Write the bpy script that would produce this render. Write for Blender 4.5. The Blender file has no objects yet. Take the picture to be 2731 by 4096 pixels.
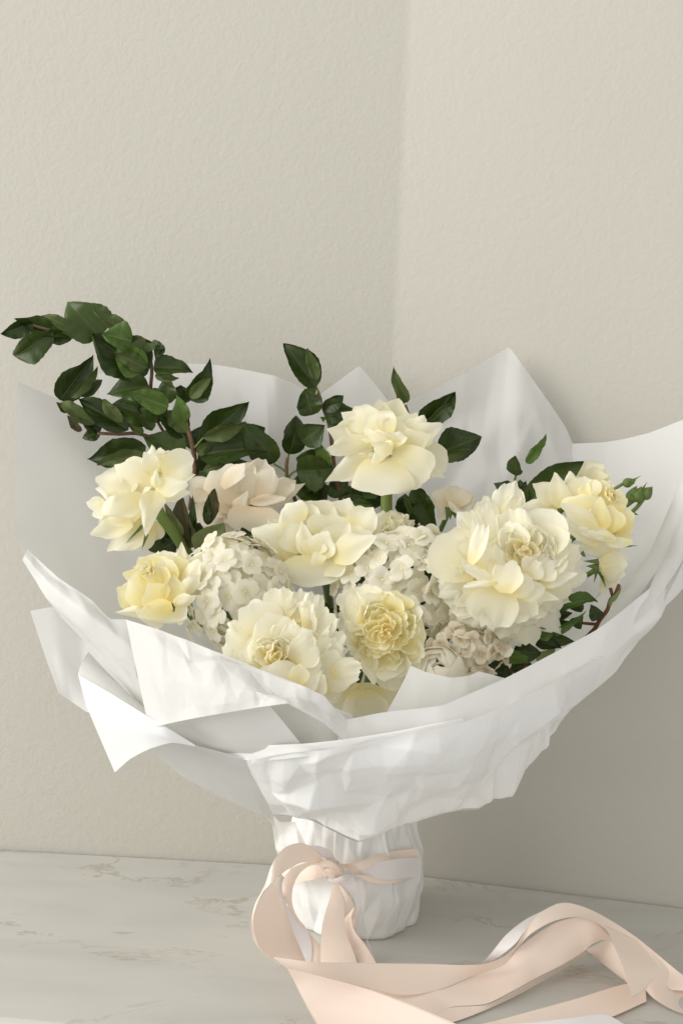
import bpy, math, random
import numpy as np
from mathutils import Vector
random.seed(7)
sc = bpy.context.scene
COL = sc.collection
# ------------------------------------------------------------------ camera
F_PX, IW, IH, CH = 5225.0, 2731.0, 4096.0, 0.48
_p, _r = math.radians(8), math.radians(2.25)
FWD = np.array([0, math.cos(_p), -math.sin(_p)])
_R0 = np.array([1.0, 0, 0]); _U0 = np.array([0, math.sin(_p), math.cos(_p)])
RGT = math.cos(_r) * _R0 + math.sin(_r) * _U0
UPV = -math.sin(_r) * _R0 + math.cos(_r) * _U0
CAM = np.array([0, 0, CH])
cd = bpy.data.cameras.new('camera'); cam = bpy.data.objects.new('camera', cd); COL.objects.link(cam)
cd.sensor_fit = 'VERTICAL'; cd.sensor_height = 36; cd.sensor_width = 24
cd.lens = 36 * F_PX / IH; cd.clip_start = 0.05; cd.clip_end = 50
from mathutils import Matrix
cam.matrix_world = Matrix(((RGT[0], UPV[0], -FWD[0], CAM[0]), (RGT[1], UPV[1], -FWD[1], CAM[1]), (RGT[2], UPV[2], -FWD[2], CAM[2]), (0, 0, 0, 1)))
sc.camera = cam
# ------------------------------------------------------------------ light
w = bpy.data.worlds.new('World'); sc.world = w; w.use_nodes = True
_t = w.node_tree; _bg = _t.nodes['Background']
# a plain bright room: the side behind the camera, where the windows are, is brighter than the far side
_tc = _t.nodes.new('ShaderNodeTexCoord'); _dt = _t.nodes.new('ShaderNodeVectorMath'); _dt.operation = 'DOT_PRODUCT'
_dt.inputs[1].default_value = (-0.28, -0.88, 0.38); _t.links.new(_tc.outputs['Generated'], _dt.inputs[0])
_rp = _t.nodes.new('ShaderNodeValToRGB'); _mr = _t.nodes.new('ShaderNodeMapRange'); _mr.inputs['From Min'].default_value = -1.0
_t.links.new(_dt.outputs['Value'], _mr.inputs[0]); _t.links.new(_mr.outputs[0], _rp.inputs[0]); _t.links.new(_rp.outputs[0], _bg.inputs[0])
_rp.color_ramp.elements[0].position = 0.3; _rp.color_ramp.elements[0].color = (0.50, 0.49, 0.465, 1)
_rp.color_ramp.elements[1].position = 0.9; _rp.color_ramp.elements[1].color = (1.0, 0.99, 0.965, 1)
_bg.inputs[1].default_value = 0.86
def area(name, loc, target, size, power, color):
    l = bpy.data.lights.new(name, 'AREA'); l.shape = 'RECTANGLE'; l.size, l.size_y = size
    l.energy = power; l.color = color
    o = bpy.data.objects.new(name, l); COL.objects.link(o); o.location = loc
    o.rotation_euler = (Vector(target) - Vector(loc)).to_track_quat('-Z', 'Y').to_euler()
    return o
area('window_light', (-2.90, 0.16, 1.40), (0.0, 1.0, 0.30), (3.2, 2.6), 120, (1.0, 0.985, 0.955))
vs = sc.view_settings
sc.display_settings.display_device = 'sRGB'
vs.view_transform = 'Standard'; vs.look = 'None'; vs.gamma = 1; vs.use_curve_mapping = False; vs.exposure = 0.06
sc.cycles.max_bounces = 8; sc.cycles.diffuse_bounces = 5; sc.cycles.transmission_bounces = 6
sc.cycles.use_denoising = True

# ------------------------------------------------------------------ helpers
def ray(x, y): return FWD + (x - IW / 2) / F_PX * RGT - (y - IH / 2) / F_PX * UPV
def P(x, y, Y):
    """point seen at photo pixel x, y: at depth Y (metres), or, when Y < 0.5, at that height over the marble"""
    d = ray(x, y)
    t = Y / d[1] if Y >= 0.5 else (Y - CH) / d[2]
    return CAM + d * t
def unit(v): return v / (np.linalg.norm(v) + 1e-12)

def new_mesh(name, V, Fc, uv=None, smooth=True):
    m = bpy.data.meshes.new(name)
    V = np.asarray(V, dtype=np.float32)
    m.from_pydata(V.tolist(), [], [tuple(f) for f in Fc])
    if uv is not None:
        l = m.uv_layers.new(name='UVMap')
        idx = np.empty(len(m.loops), dtype=np.int32); m.loops.foreach_get('vertex_index', idx)
        l.data.foreach_set('uv', np.asarray(uv, dtype=np.float32)[idx].ravel())
    if smooth: m.polygons.foreach_set('use_smooth', np.ones(len(m.polygons), dtype=bool))
    m.update()
    return m
def put(name, mesh, mat, parent=None, loc=None):
    o = bpy.data.objects.new(name, mesh); COL.objects.link(o)
    if mat and not mesh.materials: mesh.materials.append(mat)
    if parent: o.parent = parent
    if loc is not None: o.location = loc
    return o
def thing(name, label, cat, loc, group=None):
    o = bpy.data.objects.new(name, None); COL.objects.link(o); o.empty_display_size = 0.01
    o.location = [float(c) for c in loc]; o['label'] = label; o['category'] = cat
    if group: o['group'] = group
    return o
def org(parent):
    return np.array(parent.location) if parent else np.zeros(3)
def grid_faces(nu, nv):
    return [(i * (nv + 1) + j, i * (nv + 1) + j + 1, (i + 1) * (nv + 1) + j + 1, (i + 1) * (nv + 1) + j) for i in range(nu) for j in range(nv)]

# ------------------------------------------------------------------ materials
def nodes_of(name):
    m = bpy.data.materials.new(name); m.use_nodes = True
    t = m.node_tree; t.nodes.clear()
    return m, t, t.nodes, t.links
def N(t, kind, **kw):
    n = t.nodes.new(kind)
    for k, v in kw.items():
        if k.startswith('i_'):
            key = k[2:]
            n.inputs[int(key) if key.isdigit() else key.replace('_', ' ')].default_value = v
        else: setattr(n, k, v)
    return n
def ramp(t, stops):
    r = t.nodes.new('ShaderNodeValToRGB')
    e = r.color_ramp.elements
    while len(e) < len(stops): e.new(0.5)
    for el, (p, c) in zip(e, stops): el.position = p; el.color = (*c, 1) if len(c) == 3 else c
    return r
def finish(t, bs, trans=0.0, tcol=None, colsock=None):
    out = N(t, 'ShaderNodeOutputMaterial')
    if trans > 0:
        tr = N(t, 'ShaderNodeBsdfTranslucent'); mx = N(t, 'ShaderNodeMixShader'); mx.inputs[0].default_value = trans
        if colsock: t.links.new(colsock, tr.inputs[0])
        else: tr.inputs[0].default_value = (*tcol, 1)
        t.links.new(bs.outputs[0], mx.inputs[1]); t.links.new(tr.outputs[0], mx.inputs[2]); t.links.new(mx.outputs[0], out.inputs[0])
    else: t.links.new(bs.outputs[0], out.inputs[0])

def petal_mat(name, heart, mid, tip, trans=0.30, p0=0.12, p1=0.55):
    m, t, ns, lk = nodes_of(name)
    uv = N(t, 'ShaderNodeUVMap'); sp = N(t, 'ShaderNodeSeparateXYZ'); lk.new(uv.outputs[0], sp.inputs[0])
    nz = N(t, 'ShaderNodeTexNoise', i_Scale=3.0, i_Detail=3.0); lk.new(uv.outputs[0], nz.inputs['Vector'])
    ad = N(t, 'ShaderNodeMath', operation='MULTIPLY_ADD'); ad.inputs[1].default_value = 0.22
    lk.new(nz.outputs[0], ad.inputs[0]); lk.new(sp.outputs[1], ad.inputs[2])
    sb = N(t, 'ShaderNodeMath', operation='SUBTRACT'); sb.inputs[1].default_value = 0.11; lk.new(ad.outputs[0], sb.inputs[0])
    cr0 = ramp(t, [(p0, heart), (p1, mid), (1.0, tip)]); lk.new(sb.outputs[0], cr0.inputs[0])
    oi = N(t, 'ShaderNodeObjectInfo'); om = N(t, 'ShaderNodeMath', operation='MULTIPLY'); om.inputs[1].default_value = 0.13; lk.new(oi.outputs['Random'], om.inputs[0])
    cr = N(t, 'ShaderNodeMixRGB'); cr.inputs[2].default_value = (*heart, 1); lk.new(om.outputs[0], cr.inputs[0]); lk.new(cr0.outputs[0], cr.inputs[1])
    # fine lengthwise veins
    mp = N(t, 'ShaderNodeMapping'); mp.inputs['Scale'].default_value = (26, 1.6, 1); lk.new(uv.outputs[0], mp.inputs[0])
    vn = N(t, 'ShaderNodeTexNoise', i_Scale=1.0, i_Detail=4.0); lk.new(mp.outputs[0], vn.inputs['Vector'])
    bp = N(t, 'ShaderNodeBump', i_Strength=0.10, i_Distance=0.001); lk.new(vn.outputs[0], bp.inputs['Height'])
    bs = N(t, 'ShaderNodeBsdfPrincipled', i_Roughness=0.78); bs.inputs['Specular IOR Level'].default_value = 0.12
    lk.new(cr.outputs[0], bs.inputs['Base Color']); lk.new(bp.outputs[0], bs.inputs['Normal'])
    finish(t, bs, trans, colsock=cr.outputs[0])
    return m
def leaf_mat(name, c1, c2, rib, rough=0.42, trans=0.12):
    m, t, ns, lk = nodes_of(name)
    uv = N(t, 'ShaderNodeUVMap'); sp = N(t, 'ShaderNodeSeparateXYZ'); lk.new(uv.outputs[0], sp.inputs[0])
    oi = N(t, 'ShaderNodeObjectInfo')
    nz = N(t, 'ShaderNodeTexNoise', i_Scale=4.0, i_Detail=4.0); lk.new(uv.outputs[0], nz.inputs['Vector'])
    a = N(t, 'ShaderNodeMath', operation='MULTIPLY_ADD'); a.inputs[1].default_value = 0.6
    lk.new(oi.outputs['Random'], a.inputs[0]); lk.new(nz.outputs[0], a.inputs[2])
    cr = ramp(t, [(0.3, c1), (1.1 if False else 1.0, c2)]); lk.new(a.outputs[0], cr.inputs[0])
    # midrib and side veins
    ab = N(t, 'ShaderNodeMath', operation='SUBTRACT'); ab.inputs[1].default_value = 0.5; lk.new(sp.outputs[0], ab.inputs[0])
    ab2 = N(t, 'ShaderNodeMath', operation='ABSOLUTE'); lk.new(ab.outputs[0], ab2.inputs[0])
    md = N(t, 'ShaderNodeMapRange'); md.inputs['From Min'].default_value = 0.012; md.inputs['From Max'].default_value = 0.03
    md.inputs['To Min'].default_value = 1; md.inputs['To Max'].default_value = 0; lk.new(ab2.outputs[0], md.inputs[0])
    sv = N(t, 'ShaderNodeMath', operation='MULTIPLY_ADD'); sv.inputs[1].default_value = -0.75
    lk.new(ab2.outputs[0], sv.inputs[0]); lk.new(sp.outputs[1], sv.inputs[2])
    ml = N(t, 'ShaderNodeMath', operation='MULTIPLY'); ml.inputs[1].default_value = 48.0; lk.new(sv.outputs[0], ml.inputs[0])
    sn = N(t, 'ShaderNodeMath', operation='SINE'); lk.new(ml.outputs[0], sn.inputs[0])
    pw = N(t, 'ShaderNodeMapRange'); pw.inputs['From Min'].default_value = 0.86; pw.inputs['From Max'].default_value = 1.0
    pw.inputs['To Max'].default_value = 0.35; lk.new(sn.outputs[0], pw.inputs[0])
    mxm = N(t, 'ShaderNodeMath', operation='MAXIMUM'); lk.new(md.outputs[0], mxm.inputs[0]); lk.new(pw.outputs[0], mxm.inputs[1])
    mx = N(t, 'ShaderNodeMixRGB'); mx.inputs[2].default_value = (*rib, 1)
    lk.new(mxm.outputs[0], mx.inputs[0]); lk.new(cr.outputs[0], mx.inputs[1])
    bp = N(t, 'ShaderNodeBump', i_Strength=0.25, i_Distance=0.0008, invert=True); lk.new(mxm.outputs[0], bp.inputs['Height'])
    bs = N(t, 'ShaderNodeBsdfPrincipled', i_Roughness=rough); bs.inputs['Specular IOR Level'].default_value = 0.32
    lk.new(mx.outputs[0], bs.inputs['Base Color']); lk.new(bp.outputs[0], bs.inputs['Normal'])
    finish(t, bs, trans, colsock=mx.outputs[0])
    return m
def plain_mat(name, c, rough=0.6, trans=0.0, c2=None, scale=60, bump=0.0, spec=0.3):
    m, t, ns, lk = nodes_of(name)
    tc = N(t, 'ShaderNodeTexCoord')
    nz = N(t, 'ShaderNodeTexNoise', i_Scale=scale, i_Detail=4.0); lk.new(tc.outputs['Object'], nz.inputs['Vector'])
    cr = ramp(t, [(0.35, c), (0.65, c2 or tuple(k * 0.93 for k in c))]); lk.new(nz.outputs[0], cr.inputs[0])
    bs = N(t, 'ShaderNodeBsdfPrincipled', i_Roughness=rough); bs.inputs['Specular IOR Level'].default_value = spec
    lk.new(cr.outputs[0], bs.inputs['Base Color'])
    if bump:
        bp = N(t, 'ShaderNodeBump', i_Strength=bump, i_Distance=0.001); lk.new(nz.outputs[0], bp.inputs['Height']); lk.new(bp.outputs[0], bs.inputs['Normal'])
    finish(t, bs, trans, colsock=cr.outputs[0])
    return m
def satin_mat(name, c, rough, sheen):
    m, t, ns, lk = nodes_of(name)
    uv = N(t, 'ShaderNodeUVMap')
    mp = N(t, 'ShaderNodeMapping'); mp.inputs['Scale'].default_value = (4, 260, 1); lk.new(uv.outputs[0], mp.inputs[0])
    nz = N(t, 'ShaderNodeTexNoise', i_Scale=1.0, i_Detail=3.0); lk.new(mp.outputs[0], nz.inputs['Vector'])
    # woven selvedge along both edges
    sp = N(t, 'ShaderNodeSeparateXYZ'); lk.new(uv.outputs[0], sp.inputs[0])
    e = N(t, 'ShaderNodeMath', operation='SUBTRACT'); e.inputs[1].default_value = 0.5; lk.new(sp.outputs[1], e.inputs[0])
    e2 = N(t, 'ShaderNodeMath', operation='ABSOLUTE'); lk.new(e.outputs[0], e2.inputs[0])
    er = N(t, 'ShaderNodeMapRange'); er.inputs['From Min'].default_value = 0.475; er.inputs['From Max'].default_value = 0.482; lk.new(e2.outputs[0], er.inputs[0])
    mx = N(t, 'ShaderNodeMixRGB'); mx.inputs[1].default_value = (*c, 1); mx.inputs[2].default_value = (*[min(1, k * 0.86) for k in c], 1); lk.new(er.outputs[0], mx.inputs[0])
    bp = N(t, 'ShaderNodeBump', i_Strength=0.12, i_Distance=0.0006); lk.new(nz.outputs[0], bp.inputs['Height'])
    bs = N(t, 'ShaderNodeBsdfPrincipled', i_Roughness=rough); bs.inputs['Specular IOR Level'].default_value = 0.45
    bs.inputs['Sheen Weight'].default_value = sheen; bs.inputs['Anisotropic'].default_value = 0.5
    lk.new(mx.outputs[0], bs.inputs['Base Color']); lk.new(bp.outputs[0], bs.inputs['Normal'])
    finish(t, bs, 0.14, colsock=mx.outputs[0])
    return m

def wall_material():
    m, t, ns, lk = nodes_of('painted_plaster')
    tc = N(t, 'ShaderNodeTexCoord')
    n1 = N(t, 'ShaderNodeTexNoise', i_Scale=300.0, i_Detail=3.0, i_Roughness=0.45); lk.new(tc.outputs['Object'], n1.inputs['Vector'])
    n2 = N(t, 'ShaderNodeTexNoise', i_Scale=135.0, i_Detail=2.0, i_Distortion=0.5); lk.new(tc.outputs['Object'], n2.inputs['Vector'])
    n3 = N(t, 'ShaderNodeTexNoise', i_Scale=2.2, i_Detail=3.0); lk.new(tc.outputs['Object'], n3.inputs['Vector'])
    a = N(t, 'ShaderNodeMath', operation='MULTIPLY_ADD'); a.inputs[1].default_value = 1.3; lk.new(n2.outputs[0], a.inputs[0]); lk.new(n1.outputs[0], a.inputs[2])
    b1 = N(t, 'ShaderNodeBump', i_Strength=0.22, i_Distance=0.0011); lk.new(a.outputs[0], b1.inputs['Height'])
    b2 = N(t, 'ShaderNodeBump', i_Strength=0.10, i_Distance=0.02); lk.new(n3.outputs[0], b2.inputs['Height']); lk.new(b1.outputs[0], b2.inputs['Normal'])
    cr = ramp(t, [(0.3, (0.512, 0.492, 0.432)), (0.7, (0.540, 0.519, 0.458))]); lk.new(n3.outputs[0], cr.inputs[0])
    bs = N(t, 'ShaderNodeBsdfPrincipled', i_Roughness=0.55); bs.inputs['Specular IOR Level'].default_value = 0.25
    lk.new(cr.outputs[0], bs.inputs['Base Color']); lk.new(b2.outputs[0], bs.inputs['Normal'])
    finish(t, bs); return m
def marble_material():
    m, t, ns, lk = nodes_of('polished_marble')
    tc = N(t, 'ShaderNodeTexCoord')
    mp = N(t, 'ShaderNodeMapping'); mp.inputs['Scale'].default_value = (1.0, 1.5, 1.0); mp.inputs['Rotation'].default_value = (0, 0, 0.75); lk.new(tc.outputs['Object'], mp.inputs[0])
    d = N(t, 'ShaderNodeTexNoise', i_Scale=3.6, i_Detail=10.0, i_Roughness=0.66, i_Distortion=0.9); lk.new(mp.outputs[0], d.inputs['Vector'])
    # thin broken beige veins: where a warped noise crosses its middle value
    s = N(t, 'ShaderNodeMath', operation='SUBTRACT'); s.inputs[1].default_value = 0.5; lk.new(d.outputs[0], s.inputs[0])
    ab = N(t, 'ShaderNodeMath', operation='ABSOLUTE'); lk.new(s.outputs[0], ab.inputs[0])
    vr = N(t, 'ShaderNodeMapRange'); vr.inputs['From Min'].default_value = 0.0; vr.inputs['From Max'].default_value = 0.012; vr.inputs['To Min'].default_value = 1; vr.inputs['To Max'].default_value = 0
    lk.new(ab.outputs[0], vr.inputs[0])
    n2 = N(t, 'ShaderNodeTexNoise', i_Scale=9.0, i_Detail=4.0); lk.new(tc.outputs['Object'], n2.inputs['Vector'])
    m2 = N(t, 'ShaderNodeMapRange'); m2.inputs['From Min'].default_value = 0.42; m2.inputs['From Max'].default_value = 0.62; lk.new(n2.outputs[0], m2.inputs[0])
    vm = N(t, 'ShaderNodeMath', operation='MULTIPLY'); lk.new(vr.outputs[0], vm.inputs[0]); lk.new(m2.outputs[0], vm.inputs[1])
    vm2 = N(t, 'ShaderNodeMath', operation='MULTIPLY'); vm2.inputs[1].default_value = 0.62; lk.new(vm.outputs[0], vm2.inputs[0])
    n3 = N(t, 'ShaderNodeTexNoise', i_Scale=9.0, i_Detail=5.0, i_Distortion=0.5)
    mp3 = N(t, 'ShaderNodeMapping'); mp3.inputs['Scale'].default_value = (0.7, 3.2, 1.0); mp3.inputs['Rotation'].default_value = (0, 0, -0.06); lk.new(tc.outputs['Object'], mp3.inputs[0]); lk.new(mp3.outputs[0], n3.inputs['Vector'])
    base = ramp(t, [(0.30, (0.49, 0.48, 0.445)), (0.50, (0.53, 0.52, 0.48)), (0.72, (0.555, 0.542, 0.50))]); lk.new(n3.outputs[0], base.inputs[0])
    mx = N(t, 'ShaderNodeMixRGB'); mx.inputs[2].default_value = (0.30, 0.235, 0.155, 1); lk.new(vm2.outputs[0], mx.inputs[0]); lk.new(base.outputs[0], mx.inputs[1])
    # a few grey specks
    n4 = N(t, 'ShaderNodeTexNoise', i_Scale=21.0, i_Detail=2.0); lk.new(mp3.outputs[0], n4.inputs['Vector'])
    m4 = N(t, 'ShaderNodeMapRange'); m4.inputs['From Min'].default_value = 0.70; m4.inputs['From Max'].default_value = 0.80; m4.inputs['To Max'].default_value = 0.7; lk.new(n4.outputs[0], m4.inputs[0])
    mx2 = N(t, 'ShaderNodeMixRGB'); mx2.inputs[2].default_value = (0.20, 0.185, 0.17, 1); lk.new(m4.outputs[0], mx2.inputs[0]); lk.new(mx.outputs[0], mx2.inputs[1])
    bs = N(t, 'ShaderNodeBsdfPrincipled', i_Roughness=0.34); bs.inputs['Specular IOR Level'].default_value = 0.35
    lk.new(mx2.outputs[0], bs.inputs['Base Color'])
    finish(t, bs); return m
def paper_material(name, c, trans):
    m, t, ns, lk = nodes_of(name)
    tc = N(t, 'ShaderNodeTexCoord')
    nz = N(t, 'ShaderNodeTexNoise', i_Scale=420.0, i_Detail=3.0); lk.new(tc.outputs['Object'], nz.inputs['Vector'])
    n2 = N(t, 'ShaderNodeTexNoise', i_Scale=26.0, i_Detail=5.0, i_Distortion=0.4); lk.new(tc.outputs['Object'], n2.inputs['Vector'])
    b = N(t, 'ShaderNodeBump', i_Strength=0.05, i_Distance=0.0005); lk.new(nz.outputs[0], b.inputs['Height'])
    b2 = N(t, 'ShaderNodeBump', i_Strength=0.16, i_Distance=0.004); lk.new(n2.outputs[0], b2.inputs['Height']); lk.new(b.outputs[0], b2.inputs['Normal'])
    bs = N(t, 'ShaderNodeBsdfPrincipled', i_Roughness=0.55); bs.inputs['Base Color'].default_value = (*c, 1); bs.inputs['Specular IOR Level'].default_value = 0.25
    lk.new(b2.outputs[0], bs.inputs['Normal'])
    finish(t, bs, trans, tcol=c); return m

M_WALL, M_MARBLE = wall_material(), marble_material()
M_PAPER = paper_material('tissue_paper', (0.77, 0.765, 0.745), 0.34)
M_SKIRT = paper_material('lightened_tissue_paper', (0.88, 0.875, 0.855), 0.14)  # same tissue, colour lightened to brighten the dim front and base
M_PAPER2 = paper_material('darkened_tissue_paper', (0.69, 0.69, 0.68), 0.12)  # same tissue, colour darkened against the strong light on the upturned corner
M_PEACH = satin_mat('peach_satin', (0.955, 0.80, 0.69), 0.27, 0.15)
M_WHITER = satin_mat('white_satin', (0.87, 0.83, 0.83), 0.40, 0.1)
M_ROSE = petal_mat('cream_rose_petal', (0.90, 0.825, 0.49), (0.93, 0.895, 0.705), (0.94, 0.92, 0.785), 0.38)
M_BLUSH = petal_mat('blush_rose_petal', (0.88, 0.73, 0.52), (0.905, 0.83, 0.67), (0.915, 0.865, 0.74), 0.30)
M_YELLOW = petal_mat('lemon_rose_petal', (0.94, 0.80, 0.33), (0.94, 0.88, 0.53), (0.94, 0.91, 0.72), 0.42, 0.1, 0.6)
M_GOLD = petal_mat('golden_heart_petal', (0.95, 0.77, 0.32), (0.95, 0.85, 0.47), (0.95, 0.895, 0.65), 0.46)
M_PEONY = petal_mat('ivory_peony_petal', (0.93, 0.83, 0.46), (0.945, 0.915, 0.74), (0.95, 0.935, 0.83), 0.46, 0.05, 0.35)
M_PEONYH = petal_mat('peony_heart_petal', (0.94, 0.80, 0.38), (0.945, 0.885, 0.62), (0.95, 0.915, 0.76), 0.46)
M_SHADEROSE = petal_mat('shaded_cream_petal', (0.84, 0.72, 0.52), (0.89, 0.84, 0.69), (0.90, 0.86, 0.74), 0.30)  # cream petal with shade put into its colour, for the tucked-in blooms
M_HYD = petal_mat('hydrangea_petal', (0.86, 0.81, 0.62), (0.91, 0.885, 0.77), (0.93, 0.905, 0.79), 0.45)
M_HYDDRY = petal_mat('wilting_hydrangea_petal', (0.70, 0.58, 0.40), (0.88, 0.83, 0.68), (0.90, 0.85, 0.72), 0.38)
M_EYE = plain_mat('floret_eye', (0.80, 0.74, 0.55), 0.6)
M_DARK = leaf_mat('dark_leaf', (0.013, 0.027, 0.005), (0.044, 0.074, 0.013), (0.070, 0.088, 0.026), 0.33)
M_OLIVE = leaf_mat('olive_leaf_underside', (0.050, 0.075, 0.016), (0.085, 0.118, 0.030), (0.12, 0.15, 0.055), 0.55, 0.2)
M_BRIGHT = leaf_mat('bright_leaf', (0.050, 0.098, 0.015), (0.085, 0.150, 0.026), (0.13, 0.19, 0.06), 0.45, 0.25)
M_RLEAF = leaf_mat('rose_leaf', (0.14, 0.18, 0.065), (0.19, 0.23, 0.09), (0.22, 0.24, 0.12), 0.5, 0.2)
M_BRONZE = leaf_mat('bronze_leaf', (0.055, 0.050, 0.022), (0.085, 0.075, 0.032), (0.12, 0.08, 0.045), 0.5, 0.15)
M_STEM = plain_mat('green_stem', (0.11, 0.17, 0.035), 0.5, c2=(0.15, 0.20, 0.05), scale=40)
M_TWIG = plain_mat('brown_twig', (0.12, 0.065, 0.04), 0.7, c2=(0.19, 0.12, 0.075), scale=120, bump=0.4)
M_TWIGR = plain_mat('red_twig', (0.11, 0.035, 0.02), 0.6, c2=(0.16, 0.06, 0.03), scale=120, bump=0.3)
M_SEPAL = plain_mat('green_sepal', (0.10, 0.16, 0.035), 0.55, 0.1, c2=(0.15, 0.20, 0.06), scale=150)

# ------------------------------------------------------------------ blades (petals and leaves)
_seed = [1]
def blade(B, T, wd, nrm=None, roll=0.0, arch=0.0, cup=0.0, curl=0.0, tipc=0.0, kind='petal', tr=0.28, q=2.0, b0=0.35, pk=0.62,
          ruf=0.0, rf=5.0, fold=0.0, serr=0.0, lip=0.0, nu=10, nv=8, jag=0.0, twist=0.0, notch=0.0):
    _seed[0] += 1
    rs = np.random.RandomState(_seed[0])
    B = np.asarray(B, float); T = np.asarray(T, float)
    d = T - B; L = np.linalg.norm(d) + 1e-9; d = d / L
    if nrm is None: nrm = CAM - (B + T) / 2
    n = unit(nrm - np.dot(nrm, d) * d); s_ = np.cross(d, n)
    rr = math.radians(roll)
    n, s_ = math.cos(rr) * n + math.sin(rr) * s_, math.cos(rr) * s_ - math.sin(rr) * n
    s = np.linspace(0, 1, nu + 1); v = np.linspace(-1, 1, nv + 1)
    if kind == 'petal': s = 0.7 * s + 0.3 * np.sin(s * np.pi / 2); v = 0.7 * v + 0.3 * np.sin(v * np.pi / 2)
    s = s[:, None] * np.ones((1, nv + 1)); v = np.ones((nu + 1, 1)) * v[None, :]
    if kind == 'leaf':
        pa, pb = 0.46 + 0.2 * rs.rand(), 0.75 + 0.5 * rs.rand(); W = (s ** pa) * (np.clip(1 - s, 0, 1) ** pb); W = W / W.max()
        if serr: W = W * (1 + serr * ((s * 9 + rs.rand()) % 1.0 - 0.5) * (np.abs(v) > 0.85))
        W = W * (1 + 0.12 * np.sin(5 * s + rs.rand() * 6) * np.sign(v) + 0.04 * np.sin(13 * s + rs.rand() * 6))
        along = s
    else:
        W = b0 + (1 - b0) * np.sin(np.pi / 2 * np.clip(s / pk, 0, 1)) ** 0.9
        W = W * (1 - 0.16 * np.clip((s - pk) / (1 - pk), 0, 1) ** 2)
        along = s * (1 - tr * np.abs(v) ** q)
        a1, b1 = rs.rand(2) * 6.28; along = along + s ** 2 * (0.030 * np.sin(3.4 * v + a1) + 0.020 * np.sin(8.5 * v + b1))
        if notch: along = along - notch * s ** 2 * np.exp(-((v - .3 * (rs.rand() - .5)) / .22) ** 2)
        if jag: along = along + jag * s ** 3 * (rs.rand(1, nv + 1) - 0.6)
        W = W * (1 + 0.06 * np.sin(4 * s + rs.rand() * 6) * np.sign(v))
    hw = wd / 2; lat = hw * W * v
    D = arch * L * 4 * s * (1 - s) + cup * hw * W * v ** 2 - curl * hw * np.clip((np.abs(v) - 0.45) / 0.55, 0, 1) ** 2 * s
    D = D + tipc * L * np.clip((s - 0.55) / 0.45, 0, 1) ** 2 + fold * hw * W * np.abs(v)
    if lip: D = D - lip * hw * np.clip((np.maximum(s, np.abs(v) * (0.55 + 0.45 * s)) - 0.80) / 0.20, 0, 1) ** 2
    along = along - 0.35 * abs(tipc) * np.clip((s - 0.55) / 0.45, 0, 1) ** 2
    if ruf:
        a, b, c = rs.rand(3) * 6.28
        env = s ** 2 if kind == 'petal' else np.abs(v) ** 1.5 * np.sin(np.pi * s)
        ph = rf * v if kind == 'petal' else rf * 1.6 * s + 2 * np.sign(v)
        D = D + ruf * L * env * (np.sin(ph + a) + 0.6 * np.sin(2.3 * ph + b) + 0.35 * np.sin(4.1 * ph + c)) * 0.6
    a, b, c, e = rs.rand(4) * 6.28
    D = D + (0.032 if kind == 'petal' else 0.022) * L * (np.sin(3.1 * s + a + 1.7 * v) * np.sin(2.2 * v + b) + 0.6 * np.sin(5.3 * s + c) * np.sin(3.7 * v + e)) * np.clip(s * 3, 0, 1)
    if kind == 'petal':
        a, b = rs.rand(2) * 6.28; D = D + 0.012 * L * np.sin(9 * v + a + 1.5 * s) * np.sin(2.6 * s + b) * s
    if twist:
        ta = twist * (s - 0.3); lat, D = lat * np.cos(ta) - 0 * D, D + lat * np.sin(ta)
    X = B[None, None] + along[..., None] * L * d + lat[..., None] * s_ + D[..., None] * n
    uv = np.stack([v * 0.5 + 0.5, s], -1).reshape(-1, 2)
    return X.reshape(-1, 3), grid_faces(nu, nv), uv
def add_blade(name, mat, parent, *a, **k):
    V, Fc, uv = blade(*a, **k)
    return put(name, new_mesh(name, V - org(parent), Fc, uv), mat, parent)

def tube(name, pts, radii, mat, parent, n=8):
    """swept tube through points"""
    pts = np.asarray(pts, float); m = 6 * (len(pts) - 1) + 1
    pts = resample(pts, m, 1.0)
    rad = np.interp(np.linspace(0, 1, m), np.linspace(0, 1, len(radii)), radii)
    V, Fc = [], []
    up = np.array([0.13, 0.9, 0.3])
    for i in range(m):
        t = unit(pts[min(i + 1, m - 1)] - pts[max(i - 1, 0)]); a = unit(np.cross(t, up)); b = np.cross(t, a)
        for k in range(n):
            ang = 2 * math.pi * k / n
            V.append(pts[i] + rad[i] * (math.cos(ang) * a + math.sin(ang) * b))
    for i in range(m - 1):
        for k in range(n): Fc.append((i * n + k, i * n + (k + 1) % n, (i + 1) * n + (k + 1) % n, (i + 1) * n + k))
    Fc.append(tuple(range(n))[::-1]); Fc.append(tuple((m - 1) * n + k for k in range(n)))
    return put(name, new_mesh(name, np.array(V) - org(parent), Fc), mat, parent)

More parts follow.
